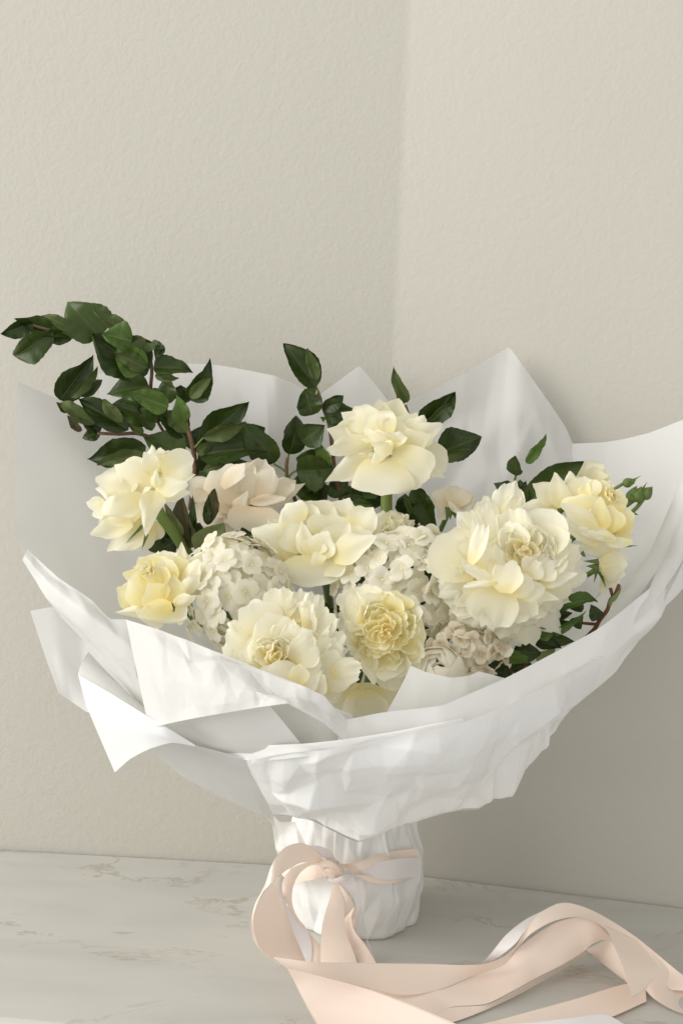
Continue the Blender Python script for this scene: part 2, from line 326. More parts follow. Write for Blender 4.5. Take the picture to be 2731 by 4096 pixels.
# ------------------------------------------------------------------ sheets (paper, ribbon)
def resample(pts, n, tens):
    """Catmull-Rom through pts (tens 1) or polyline (tens 0), n samples even in chord length"""
    pts = np.asarray(pts, float)
    if len(pts) == 1: return np.repeat(pts, n, 0)
    d = np.r_[0, np.cumsum(np.linalg.norm(np.diff(pts, axis=0), axis=1) + 1e-6)]
    u = np.linspace(0, d[-1], n); k = np.clip(np.searchsorted(d, u, side='right') - 1, 0, len(pts) - 2)
    h = (d[k + 1] - d[k])[:, None]; t = ((u - d[k]) / (d[k + 1] - d[k]))[:, None]
    tan = np.empty_like(pts)
    for i in range(len(pts)):
        a, b = max(i - 1, 0), min(i + 1, len(pts) - 1)
        tan[i] = (pts[b] - pts[a]) / (d[b] - d[a])
    lin0 = (pts[k + 1] - pts[k]) / h
    m0 = tens * tan[k] + (1 - tens) * lin0; m1 = tens * tan[k + 1] + (1 - tens) * lin0
    return (2 * t ** 3 - 3 * t ** 2 + 1) * pts[k] + (t ** 3 - 2 * t ** 2 + t) * h * m0 + (-2 * t ** 3 + 3 * t ** 2) * pts[k + 1] + (t ** 3 - t ** 2) * h * m1
from mathutils.geometry import delaunay_2d_cdt
def facets(xy, K, seed, size):
    """creased height field: random heights over a random triangulation, flat facets meeting in sharp folds (size = facet size, m)"""
    rs = np.random.RandomState(seed)
    lo, hi = xy.min(0), xy.max(0); span = hi - lo
    nx, ny = max(2, int(round(span[0] / size))), max(2, int(round(span[1] / size)))
    pts = []
    for i in range(-1, nx + 2):
        for j in range(-1, ny + 2):
            pts.append(lo + span * np.array([(i + .5 + rs.uniform(-.48, .48)) / nx, (j + .5 + rs.uniform(-.48, .48)) / ny]))
    pts = np.array(pts)
    co, _, tris, _, _, _ = delaunay_2d_cdt([Vector(p) for p in pts], [], [], 0, 1e-7)
    co = np.array([tuple(c) for c in co]); h = rs.uniform(-1, 1, len(co)); out = np.zeros(len(xy)); done = np.zeros(len(xy), bool)
    for t in tris:
        a, b, c = co[t[0]], co[t[1]], co[t[2]]
        det = (b[1] - c[1]) * (a[0] - c[0]) + (c[0] - b[0]) * (a[1] - c[1])
        if abs(det) < 1e-14: continue
        l0 = ((b[1] - c[1]) * (xy[:, 0] - c[0]) + (c[0] - b[0]) * (xy[:, 1] - c[1])) / det
        l1 = ((c[1] - a[1]) * (xy[:, 0] - c[0]) + (a[0] - c[0]) * (xy[:, 1] - c[1])) / det
        l2 = 1 - l0 - l1
        m = (l0 >= -1e-6) & (l1 >= -1e-6) & (l2 >= -1e-6) & ~done
        out[m] = l0[m] * h[t[0]] + l1[m] * h[t[1]] + l2[m] * h[t[2]]; done |= m
    return out
def sheet(name, rows, mat, parent, nu=48, nv=24, tens=0.55, tensv=0.6, crump=0.0, K=14, seed=0, bow=0.0, label=None, fade=0.12, size=0.06, asp=0.7, pleat=0.0):
    R = [resample([P(*p) for p in r], nu + 1, tens) for r in rows]
    G = np.stack([resample([r[i] for r in R], nv + 1, tensv) for i in range(nu + 1)])   # nu+1, nv+1, 3
    gu = np.gradient(G, axis=0); gv = np.gradient(G, axis=1)
    nn = np.cross(gu, gv); nn /= np.linalg.norm(nn, axis=-1, keepdims=True) + 1e-12
    uu = np.linspace(0, 1, nu + 1)[:, None] * np.ones((1, nv + 1)); vv = np.ones((nu + 1, 1)) * np.linspace(0, 1, nv + 1)[None]
    D = np.zeros(uu.shape)
    if crump:
        Lu = np.linalg.norm(np.diff(G[:, nv // 2], axis=0), axis=1).sum(); Lv = np.linalg.norm(np.diff(G[nu // 2], axis=0), axis=1).sum()
        xy = np.stack([uu * Lu, vv * Lv], -1).reshape(-1, 2)
        f = facets(xy * np.array([1.0, asp]), K, seed, size) + 0.35 * facets(xy * np.array([1.0, asp]), K, seed + 50, size * 0.42)
        if pleat: f = f + pleat * vv.ravel() ** 2 * facets(xy * np.array([1.0, .12]), K, seed + 77, .011)
        ed = np.minimum(np.minimum(uu, 1 - uu), np.minimum(vv, 1 - vv)); e = 0.25 + 0.75 * np.clip(ed / fade, 0, 1)
        D = D + crump * f.reshape(uu.shape) * e
    if bow:
        wv = np.linalg.norm(G[:, -1] - G[:, 0], axis=-1)[:, None]
        D = D + bow * wv * 4 * vv * (1 - vv)
    G = G + nn * D[..., None]
    uv = np.stack([uu, vv], -1).reshape(-1, 2)
    o = put(name, new_mesh(name, G.reshape(-1, 3) - org(parent), grid_faces(nu, nv), uv), mat, parent)
    if label: o['label'] = label
    return o

# ------------------------------------------------------------------ setting
CORN = np.array([0.0389, 1.1185])
SL, SR = -0.036, -0.204  # bend added to the wall so its right side catches more light
def wall_y(x): return CORN[1] + (SL if x < CORN[0] else SR) * (x - CORN[0])
def build_wall():
    xs = np.r_[np.linspace(-1.6, CORN[0] - 0.02, 12), CORN[0] + np.array([-.008, -.004, -.0031, -.003, -.0015, 0, .0015, .003, .0031, .004, .008]), np.linspace(CORN[0] + 0.02, 1.4, 12)]
    V, Fc = [], []
    for x in xs:
        d = x - CORN[0]; k = .003
        y = wall_y(x) if abs(d) >= k else CORN[1] + (SL + SR) / 2 * d - (SL - SR) / (4 * k) * (d * d + k * k)
        for z in (-0.6, 0.0, 0.3, 0.9, 2.0): V.append((x, y, z))
    n = 5
    for i in range(len(xs) - 1):
        for k in range(n - 1): Fc.append((i * n + k, (i + 1) * n + k, (i + 1) * n + k + 1, i * n + k + 1))
    o = put('wall', new_mesh('wall', V, Fc), M_WALL); o['kind'] = 'structure'
build_wall()
def build_slab():
    a, b = P(0, 4061, 0.0), P(367, 4095, 0.0)
    sl = (b[1] - a[1]) / (b[0] - a[0]); fy = lambda x: a[1] + sl * (x - a[0])
    prof = [(0.06, 0.0), (-0.002, 0.0), (-0.0045, -0.0012), (-0.006, -0.004), (-0.006, -0.03), (0.06, -0.03)]
    xs = np.r_[np.linspace(-1.5, CORN[0] - .05, 9), CORN[0], np.linspace(CORN[0] + .05, 1.3, 8)]; V, Fc = [], []
    for x in xs:
        ring = [(x, wall_y(x) - 0.0022, -0.001), (x, wall_y(x) - 0.0032, 0.0)] + [(x, fy(x) + dy, z) for dy, z in prof] + [(x, wall_y(x) - 0.0022, -0.03)]
        V += ring
    n = len(prof) + 3
    for i in range(len(xs) - 1):
        for k in range(n): Fc.append((i * n + k, i * n + (k + 1) % n, (i + 1) * n + (k + 1) % n, (i + 1) * n + k))
    o = put('marble_shelf', new_mesh('marble_shelf', V, Fc, smooth=False), M_MARBLE); o['kind'] = 'structure'
build_slab()

# ------------------------------------------------------------------ paper wrap
WRAP = thing('paper_wrap', 'crumpled white tissue paper wrap gathered round the whole bouquet and its base', 'wrapping paper', (0.018, 1.02, 0.0))
def sh(rows, mat=None, **k): return sheet('paper_sheet', rows, mat or M_PAPER, WRAP, **k)
# behind the flowers
sh([[(72,1527,1.03),(220,1592,1.045),(420,1690,1.06),(700,1800,1.07)],
    [(57,2081,.95),(250,2081,.985),(500,2080,1.02),(750,2080,1.04)],
    [(100,2215,.915),(300,2400,.93),(520,2500,.95),(760,2560,.98)],
    [(560,2950,.90),(700,3000,.92),(820,3040,.94),(900,3060,.95)]], tens=.3, crump=.005, K=6, seed=3, nu=70, nv=60, size=.07)
sh([[(395,1497,1.075),(620,1455,1.078),(860,1458,1.072),(1100,1502,1.055),(1207,1550,1.062),(1300,1650,1.066)],
    [(410,1800,1.06),(650,1760,1.065),(900,1700,1.05),(1080,1760,1.04),(1190,1800,1.055),(1340,1850,1.066)],
    [(450,2100,1.03),(700,2100,1.03),(900,2080,1.04),(1090,2080,1.04),(1230,2080,1.05),(1380,2080,1.06)],
    [(700,2900,.96),(850,2900,.96),(1000,2900,.97),(1130,2900,.97),(1250,2900,.98),(1400,2900,.98)]], tens=.35, crump=.007, K=8, seed=5, nu=80, nv=50, size=.05)
sh([[(1225,1618,1.082),(1345,1530,1.082),(1437,1463,1.08),(1490,1525,1.08),(1570,1625,1.08)],
    [(1230,1900,1.075),(1345,1900,1.075),(1437,1900,1.075),(1500,1900,1.075),(1600,1900,1.075)],
    [(1240,2500,1.02),(1345,2500,1.02),(1437,2500,1.02),(1500,2500,1.02),(1600,2500,1.02)]], tens=.1, crump=.002, K=5, seed=8)
sh([[(1600,1622,1.07),(1863,1490,1.07),(2035,1387,1.078),(2078,1445,1.075),(2163,1565,1.073),(2263,1710,1.073),(2330,1860,1.07)],
    [(1600,1850,1.072),(1800,1850,1.068),(1980,1850,1.058),(2060,1850,1.054),(2170,1850,1.062),(2280,1900,1.06),(2360,1980,1.05)],
    [(1560,2200,1.05),(1750,2200,1.05),(1900,2200,1.045),(2050,2200,1.04),(2200,2250,1.03),(2330,2300,1.02),(2420,2330,1.0)],
    [(1450,2950,.98),(1550,2950,.98),(1650,2950,.98),(1750,2950,.98),(1830,2950,.97),(1900,2900,.97),(1960,2880,.97)]], tens=.15, crump=.0085, K=10, seed=11, nu=90, nv=60, size=.05)
# right-hand wall of the wrap, its inner layers fanning towards the rim
sh([[(2285,1775,1.070),(2413,1770,1.064),(2503,1755,1.057),(2598,1730,1.045),(2731,1678,1.025),(2860,1640,1.0)],
    [(2290,2000,1.055),(2420,2000,1.045),(2520,1990,1.033),(2620,1960,1.02),(2740,1920,1.0),(2870,1880,.98)],
    [(2290,2300,1.02),(2380,2330,1.01),(2470,2300,1.0),(2560,2250,.985),(2680,2180,.965),(2800,2100,.95)],
    [(2100,2750,.96),(2200,2720,.95),(2300,2660,.94),(2400,2600,.93),(2520,2520,.93),(2650,2420,.93)]], tens=.5, crump=.003, K=6, seed=14)
sh([[(2727,1905,.965),(2680,2020,.962),(2637,2120,.96),(2592,2220,.955),(2497,2335,.945),(2402,2484,.925)],
    [(2800,1950,.945),(2740,2080,.945),(2690,2170,.945),(2640,2260,.94),(2550,2390,.93),(2440,2530,.91)]], tens=.6, crump=.0015, K=5, seed=15, nv=10, bow=.16)
sh([[(2790,1960,.945),(2731,2060,.945),(2690,2150,.945),(2642,2240,.945),(2587,2365,.925),(2470,2500,.905)],
    [(2860,2040,.935),(2790,2150,.935),(2740,2220,.935),(2700,2290,.932),(2620,2400,.915),(2500,2540,.895)]], tens=.6, crump=.0015, K=5, seed=16, nv=10, bow=.16)
# pale flap standing up before the flowers, centre right
sh([[(1643,2663,.795),(1703,2688,.793),(1803,2711,.79),(1873,2703,.79),(1918,2686,.795),(2024,2714,.815)],
    [(1590,2770,.795),(1680,2785,.792),(1790,2795,.79),(1870,2790,.79),(1930,2770,.795),(2040,2770,.815)],
    [(1525,2885,.792),(1640,2910,.79),(1770,2900,.79),(1860,2880,.79),(1950,2850,.80),(2070,2820,.825)]], tens=.15, crump=.0025, K=7, seed=21)
# long right rim
sh([[(1376,2880,.777),(1543,2848,.772),(1763,2823,.775),(1883,2773,.785),(2021,2713,.80),(2242,2597,.84),(2382,2520,.868),(2484,2445,.892),(2600,2350,.925),(2731,2222,.97),(2830,2140,.99)],
    [(1340,2990,.79),(1550,2980,.777),(1760,2950,.774),(1920,2910,.785),(2080,2850,.80),(2290,2720,.84),(2420,2630,.868),(2530,2560,.892),(2640,2450,.925),(2760,2320,.97),(2850,2240,.99)],
    [(1340,3100,.83),(1550,3120,.82),(1760,3090,.82),(1930,3040,.83),(2120,2960,.85),(2310,2810,.875),(2460,2690,.90),(2570,2540,.935),(2650,2432,.955),(2735,2312,.985),(2850,2200,1.0)]],
   mat=M_SKIRT, tens=.45, crump=.0035, K=14, seed=22, nu=150, nv=40)
# crumpled front skirt
sh([[(985,3040,.80),(1163,3019,.776),(1413,2980,.763),(1663,2930,.762),(1850,2890,.772),(2020,2830,.781),(2160,2760,.802),(2300,2680,.829),(2420,2620,.859)],
    [(1010,3090,.825),(1130,3130,.80),(1370,3110,.778),(1620,3060,.772),(1840,3020,.782),(2000,2970,.792),(2140,2890,.814),(2270,2800,.840),(2390,2720,.867)],
    [(1060,3190,.86),(1190,3220,.84),(1390,3220,.82),(1600,3190,.805),(1800,3140,.81),(1960,3090,.83),(2080,3020,.85),(2190,2930,.87),(2310,2810,.89)],
    [(1092,3255,.905),(1240,3278,.885),(1433,3368,.87),(1583,3305,.868),(1653,3288,.872),(1800,3243,.88),(1913,3233,.89),(2043,3108,.905),(2225,2925,.92)]], M_SKIRT,
   tens=.35, crump=.0078, K=22, seed=31, nu=270, nv=130, size=.036, fade=.06, asp=.62, pleat=.8, label='crumpled front of the wrap above the ribbon')
sh([[(1092,3257,.907),(1240,3281,.887),(1433,3372,.872),(1583,3309,.870),(1653,3292,.874),(1800,3247,.882),(1913,3237,.892),(2000,3165,.905)],
    [(1120,3240,.95),(1240,3250,.945),(1433,3300,.94),(1560,3270,.94),(1640,3260,.945),(1700,3230,.955),(1760,3210,.965),(1800,3150,.98)]], tens=.3, crump=.002, K=6, seed=33, nv=10)
# strip between the two front rims
sh([[(850,2930,.825),(1000,2978,.80),(1205,2975,.773),(1373,2957,.766),(1600,2922,.768),(1850,2870,.777)],
    [(900,3010,.82),(1000,3045,.803),(1190,3030,.779),(1413,2995,.768),(1663,2950,.768),(1860,2900,.778)]], mat=M_SKIRT, tens=.5, nv=8, crump=.001, K=5, seed=35)
# left front flaps
sh([[(505,2478,.86),(640,2520,.835),(840,2595,.805),(1000,2660,.787),(1220,2750,.768),(1330,2825,.767),(1388,2888,.773)],
    [(550,2700,.83),(690,2720,.80),(860,2740,.775),(1030,2760,.762),(1190,2795,.757),(1320,2865,.760),(1382,2930,.768)],
    [(595,2912,.81),(740,2880,.785),(880,2855,.77),(1060,2825,.757),(1150,2817,.753),(1290,2890,.757),(1372,2962,.765)]], tens=.15, crump=.0044, K=12, seed=41, nu=190, nv=100, size=.026)
sh([[(560,2760,.845),(800,2790,.80),(1078,2820,.772)],[(640,2905,.84),(870,2900,.795),(1140,2895,.774)],[(760,2990,.835),(970,3000,.80),(1207,2980,.780)],
    [(960,3060,.84),(1100,3070,.815),(1250,3050,.80)]], tens=.2, crump=.001, K=5, seed=43)
sh([[(1040,2760,.79),(1240,2790,.785),(1410,2860,.79)],[(1100,2900,.79),(1280,2900,.785),(1420,2930,.788)],[(1150,3010,.795),(1300,3000,.79),(1430,2980,.79)]], tens=.5, crump=.004, K=12, seed=44, size=.03)
# upturned white corner, lower left
sh([[(313,2698,.862),(430,2765,.842),(575,2855,.815),(660,2905,.803),(778,2978,.80)],[(350,2830,.845),(450,2880,.827),(570,2920,.808),(665,2945,.80),(780,2982,.80)],
    [(460,3090,.82),(520,3037,.812),(600,2995,.803),(690,2971,.80),(782,2986,.80)]], M_PAPER2, tens=.6, label='bright white upturned corner pointing down at the lower left')
sh([[(355,2607,.892),(460,2720,.878),(580,2850,.842)],[(333,2650,.878),(445,2742,.860),(580,2856,.828)],[(312,2699,.863),(430,2766,.843),(577,2858,.816)]], tens=.3, bow=-.10, nv=12)
sh([[(122,2443,.905),(215,2428,.905),(330,2520,.905),(545,2700,.885)],[(180,2620,.90),(245,2620,.90),(340,2700,.90),(560,2800,.88)],[(235,2772,.89),(290,2808,.89),(348,2848,.885),(580,2900,.86)]], tens=.2, crump=.0015, K=5, seed=47)
sh([[(112,2198,.915),(235,2310,.89),(370,2402,.87),(442,2474,.863),(510,2478,.863)],[(98,2225,.908),(215,2350,.882),(350,2455,.86),(450,2530,.853),(535,2600,.848)],
    [(92,2240,.912),(185,2390,.886),(325,2517,.866),(440,2622,.857),(550,2712,.848)]], tens=.4, crump=.002, K=7, seed=48)
sh([[(175,2380,.895),(325,2515,.872),(440,2620,.863),(552,2710,.855)],[(250,2475,.897),(370,2595,.878),(470,2710,.866),(585,2855,.845)]], tens=.3, nv=10, crump=.001, K=4, seed=49)
# lower left body
sh([[(585,2990,.85),(690,2960,.828),(800,2985,.818),(990,3035,.806),(1100,3080,.812)],[(640,3035,.88),(760,3050,.868),(900,3100,.858),(1010,3140,.85),(1085,3180,.86)],
    [(700,3080,.92),(850,3170,.91),(960,3220,.91),(1055,3262,.92),(1100,3310,.94)]], tens=.5, crump=.003, K=8, seed=51)
# base: the wrapped pot
def build_base():
    nz_, na = 110, 380
    lev = [(0.0, .050, .044), (.003, .0515, .0455), (.03, .0545, .048), (.06, .0545, .048), (.078, .049, .043), (.092, .047, .041), (.105, .048, .042), (.125, .056, .050), (.16, .075, .062)]
    zz = np.linspace(0, .16, nz_ + 1)
    rx = np.interp(zz, [l[0] for l in lev], [l[1] for l in lev]); ry = np.interp(zz, [l[0] for l in lev], [l[2] for l in lev])
    th = np.linspace(0, 2 * math.pi, na, endpoint=False)
    TH, ZZ = np.meshgrid(th, zz)
    P2 = np.stack([TH.ravel() * .055, ZZ.ravel() * .55], -1)
    f = (facets(P2, 0, 61, .024) + .4 * facets(P2, 0, 62, .010)).reshape(TH.shape)
    f[:, -1] = f[:, 0] * .5 + f[:, -1] * .5
    pl = facets(np.stack([TH.ravel() * .055, ZZ.ravel() * .05], -1), 0, 63, .0048).reshape(TH.shape) * np.exp(-((ZZ - .105) / .028) ** 2)
    k = 1 + .12 * f + .085 * pl + .025 * np.cos(4 * TH + .6)
    X = .020 + rx[:, None] * k * np.cos(TH); Y = 1.022 + ry[:, None] * k * np.sin(TH)
    V = np.stack([X, Y, ZZ + 0.0005], -1).reshape(-1, 3)
    Fc = [(i * na + j, i * na + (j + 1) % na, (i + 1) * na + (j + 1) % na, (i + 1) * na + j) for i in range(nz_) for j in range(na)]
    Fc.append(tuple(range(na))[::-1])
    put('base_wrap', new_mesh('base_wrap', V - org(WRAP), Fc), M_SKIRT, WRAP)
build_base()
# left pleat of the neck
sh([[(1085,3255,.95),(1120,3290,.955),(1180,3290,.952)],[(1092,3340,.965),(1130,3370,.965),(1230,3390,.958)],[(1112,3440,.985),(1150,3450,.98),(1260,3450,.972)]], M_SKIRT, tens=.4, crump=.004, K=8, seed=63, size=.03)

# ------------------------------------------------------------------ ribbons
def zr(x, y): return 900 + x * .574, 3250 + y * .574
def z4(x, y): return 1947 + x / 2, 3500 + y / 2
RIB = thing('satin_ribbon', 'peach satin ribbon tied in a bow round the wrapped base with long trailing ends', 'ribbon', P(*zr(750, 400), .962))
WRB = thing('white_ribbon', 'white satin ribbon doubled up behind the peach bow', 'ribbon', P(*zr(1150, 380), .966))
def rb(name, rows, Ys, conv=zr, mat=None, parent=None, **k):
    rr = []
    for r, ys in zip(rows, Ys):
        ys = np.interp(np.linspace(0, 1, len(r)), np.linspace(0, 1, len(ys)), ys)
        rr.append([(*conv(*p), float(y)) for p, y in zip(r, ys)])
    k.setdefault('nv', 10); k.setdefault('nu', 60)
    return sheet(name, rr, mat or M_PEACH, parent or RIB, tens=k.pop('tens', 1.0), tensv=1.0, **k)
ident = lambda x, y: (x, y)
# bands round the base
rb('band', [[(800,362),(900,350),(1010,312),(1150,272),(1345,250)], [(885,425),(960,400),(1090,340),(1200,322),(1345,312)]], [[.962,.958,.968,.985,1.0]]*2, bow=.05)
rb('band', [[(890,428),(990,440),(1090,470),(1200,470),(1300,462)], [(900,440),(1000,482),(1090,498),(1190,490),(1260,475)]], [[.963,.962,.972,.985]]*2, bow=.05)
rb('band', [[(940,410),(1060,348),(1200,322),(1350,312)], [(960,425),(1070,466),(1200,470),(1352,446)]], [[.965,.966,.976,.997]]*2, mat=M_WHITER, parent=WRB, bow=.04)
rb('band', [[(700,372),(620,372),(540,380),(460,400),(340,330)], [(700,452),(620,468),(540,482),(470,500),(345,380)]], [[.965,.965,.97,.978,1.0]]*2, bow=.05)
# left loops
rb('loop', [[(690,335),(650,275),(580,228),(500,214),(410,250),(335,345),(275,510),(205,650),(178,790),(212,915),(290,1000),(420,1085)],
            [(680,352),(600,345),(520,352),(440,395),(380,440),(310,505),(262,560),(222,640),(195,760),(225,910),(300,1000),(430,1082)]],
   [[.955,.945,.93,.915,.905,.90,.90,.905,.91,.92,.93,.935],[.953,.942,.925,.912,.90,.893,.893,.90,.908,.918,.928,.934]], bow=-.05, nu=90)
rb('loop', [[(365,450),(315,505),(262,570),(205,665),(180,780),(213,915),(290,1000),(345,1012)],
            [(372,470),(395,590),(430,700),(470,810),(510,900),(545,980),(575,1040),(600,1060)]],
   [[.912,.908,.905,.908,.915,.925,.932,.933],[.925,.94,.945,.948,.948,.945,.94,.938]], bow=.05, nu=70)
rb('loop', [[(690,345),(600,340),(520,365),(455,400),(405,470),(400,540),(430,630),(490,745),(560,850),(605,950),(610,1050)],
            [(680,372),(610,365),(560,390),(510,440),(475,520),(466,610),(490,700),(560,805),(630,890),(662,940),(672,1050)]],
   [[.955,.945,.938,.935,.935,.938,.94,.942,.942,.94,.936],[.957,.95,.945,.94,.938,.938,.94,.942,.942,.94,.936]], bow=.06, nu=80)
rb('loop', [[(770,330),(740,270),(690,245),(620,228),(560,226)], [(760,345),(720,330),(680,310),(640,275),(600,240)]], [[.96,.955,.95,.942,.94]]*2, mat=M_WHITER, parent=WRB)
rb('loop', [[(362,455),(372,520),(395,610),(430,720),(480,850),(530,960),(565,1045)], [(386,440),(398,540),(430,640),(500,730),(560,800),(600,890),(606,1045)]],
   [[.922,.932,.938,.942,.942,.94,.936]]*2, mat=M_WHITER, parent=WRB, bow=.05)
# tails hanging down the front
rb('tail', [[(752,470),(735,580),(705,680),(678,790),(664,920),(662,1055)], [(800,500),(828,620),(832,740),(850,850),(880,930),(925,1055)]], [[.955,.95,.945,.94,.935,.93]]*2, bow=.06)
rb('tail', [[(830,740),(840,820),(868,900),(905,980),(935,1055)], [(905,655),(880,730),(900,820),(975,920),(1058,1055)]], [[.952,.948,.944,.94,.935]]*2, bow=.06)
rb('tail', [[(775,485),(830,540),(870,590),(900,650),(915,700),(905,800)], [(800,520),(830,600),(836,690),(838,750),(842,790),(850,830)]], [[.955,.952,.952,.955,.955,.952]]*2, bow=-.08)
rb('tail', [[(775,475),(850,545),(895,600),(915,660),(922,730),(975,860),(1030,1010)], [(890,440),(930,520),(945,590),(942,670),(925,735),(985,870),(1040,1040)]], [[.957,.956,.957,.957,.956,.95,.945]]*2, mat=M_WHITER, parent=WRB, bow=.06)
# knot
def build_knot():
    nu, nv = 28, 20; V = []
    cx, cy = 750, 400
    for i in range(nu + 1):
        a = 2 * math.pi * i / nu
        for j in range(nv + 1):
            b = math.pi * j / nv
            rx, ry = 92, 62
            ux, uy = rx * math.sin(b) * math.cos(a), -ry * math.cos(b) * (1 + .12 * math.cos(2 * a))
            wr = 1 + .07 * math.sin(9 * b + 1.5 * math.sin(a)) * abs(math.sin(a))
            x, y = cx + (ux * .80 - uy * .55) * wr, cy + (ux * .60 + uy * .90) * wr
            V.append(P(*zr(x, y), .955 - .013 * math.sin(b) * math.sin(a) * wr))
    put('knot', new_mesh('knot', np.array(V) - org(RIB), grid_faces(nu, nv), [(i / nu, .1 + .8 * j / nv) for i in range(nu + 1) for j in range(nv + 1)]), M_PEACH, RIB)
    rb('knot_wrap', [[(655,350),(690,330),(740,340),(790,375),(828,420)], [(680,400),(700,380),(745,385),(790,420),(815,452)]], [[.948,.940,.938,.940,.948]]*2, bow=-.10, nu=30)
    rb('knot_wrap', [[(720,465),(765,462),(810,440),(850,425),(885,428)], [(745,492),(790,490),(830,475),(870,460),(893,440)]], [[.95,.943,.942,.948,.956]]*2, bow=-.10, nu=30, mat=M_WHITER, parent=WRB)
build_knot()
# streamers lying on the marble
rb('streamer', [[(1090,3826),(1244,3847),(1417,3851),(1700,3855),(1918,3858),(2010,3828),(2070,3775),(2110,3705),(2167,3645),(2247,3611),(2327,3625),(2422,3670),(2547,3752),(2697,3875),(2800,3960)],
                [(1150,3874),(1300,3908),(1463,3950),(1610,3982),(1760,3958),(1905,3898),(2015,3858),(2065,3798),(2110,3745),(2200,3690),(2300,3668),(2390,3695),(2450,3750),(2560,3850),(2680,3960)]],
   [[.05,.045,.035,.025,.022,.03,.04,.05,.058,.06,.055,.045,.03,.012,.006],[.045,.035,.020,.012,.010,.012,.02,.035,.045,.052,.052,.045,.03,.012,.004]], ident, nu=120, bow=.03, tens=.9)
rb('streamer', [[(1463,3945),(1600,3962),(1763,3958),(1905,3897),(2015,3858),(2080,3785),(2200,3700),(2290,3670),(2347,3672),(2397,3700),(2440,3748)],
                [(1600,4075),(1743,4060),(1803,4029),(1943,4016),(2047,3966),(2147,3911),(2247,3860),(2327,3811),(2362,3780),(2397,3763),(2442,3758)]],
   [[.012,.010,.010,.010,.016,.028,.042,.048,.048,.042,.03],[.003,.003,.004,.005,.008,.010,.016,.022,.028,.030,.028]], ident, nu=100, bow=-.05, tens=.8)
rb('streamer', [[(1680,4062),(1803,4030),(1943,4018),(2047,3968),(2147,3913),(2247,3862),(2337,3805)], [(1700,4110),(1813,4088),(1943,4039),(2072,3980),(2190,3914),(2290,3855),(2358,3812)]],
   [[.0035,.004,.005,.008,.010,.013,.018],[.0015,.0015,.002,.002,.002,.003,.008]], ident, nu=50, nv=6)
rb('streamer', [[(1150,3870),(1300,3909),(1463,3953),(1640,4018),(1830,4098),(1960,4150)], [(1150,3876),(1185,3945),(1228,4030),(1275,4112),(1330,4190),(1400,4280)]],
   [[.046,.040,.030,.022,.014,.010],[.044,.030,.018,.010,.006,.003]], ident, bow=.10, nu=50, nv=18, tens=.8)
rb('streamer', [[(1850,4110),(1987,4081),(2097,4051),(2297,3996),(2505,3934),(2580,3958)], [(1860,4180),(2030,4140),(2200,4115),(2330,4090),(2450,4066),(2583,4006)]],
   [[.004,.004,.005,.006,.006,.004],[.002]], ident, nu=50, nv=6, tens=.5)
rb('streamer', [[(2340,3798),(2420,3864),(2506,3931)], [(2440,3752),(2480,3840),(2512,3935)]], [[.012,.006,.004],[.028,.018,.008]], ident, nu=24, nv=12, bow=.03)
rb('streamer', [[(2480,3712),(2547,3754),(2697,3877),(2731,3897),(2850,3960)], [(2545,3905),(2580,3960),(2620,4000),(2700,4045),(2850,4090)]], [[.032,.028,.010,.006,.004],[.010,.004,.003,.002,.002]], ident, nu=50, nv=24, bow=.08)
rb('ribbon_end', [[(2418,3702),(2548,3762)], [(2467,3812),(2633,3868)], [(2494,3885),(2636,3890)], [(2527,3993),(2580,3957)]], [[.046,.036],[.040,.024],[.034,.022],[.022,.018]], ident, nu=16, nv=24, tens=.4)
rb('streamer', [[(1900,3866),(1947,3830),(2022,3740),(2097,3680),(2167,3644),(2230,3612)], [(1930,3862),(1990,3830),(2062,3772),(2100,3722),(2170,3664),(2240,3624)]], [[.012,.020,.035,.045,.052,.055]]*2, ident, mat=M_WHITER, parent=WRB, nu=40, nv=6)
rb('streamer', [[(1900,4100),(2100,4091),(2272,4072),(2400,4055),(2447,4068),(2540,4125)], [(1900,4160),(2100,4160),(2272,4150),(2380,4150),(2420,4160),(2480,4200)]], [[.009,.010,.011,.010,.009,.006],[.006]], ident, mat=M_WHITER, parent=WRB, nu=40, nv=8)

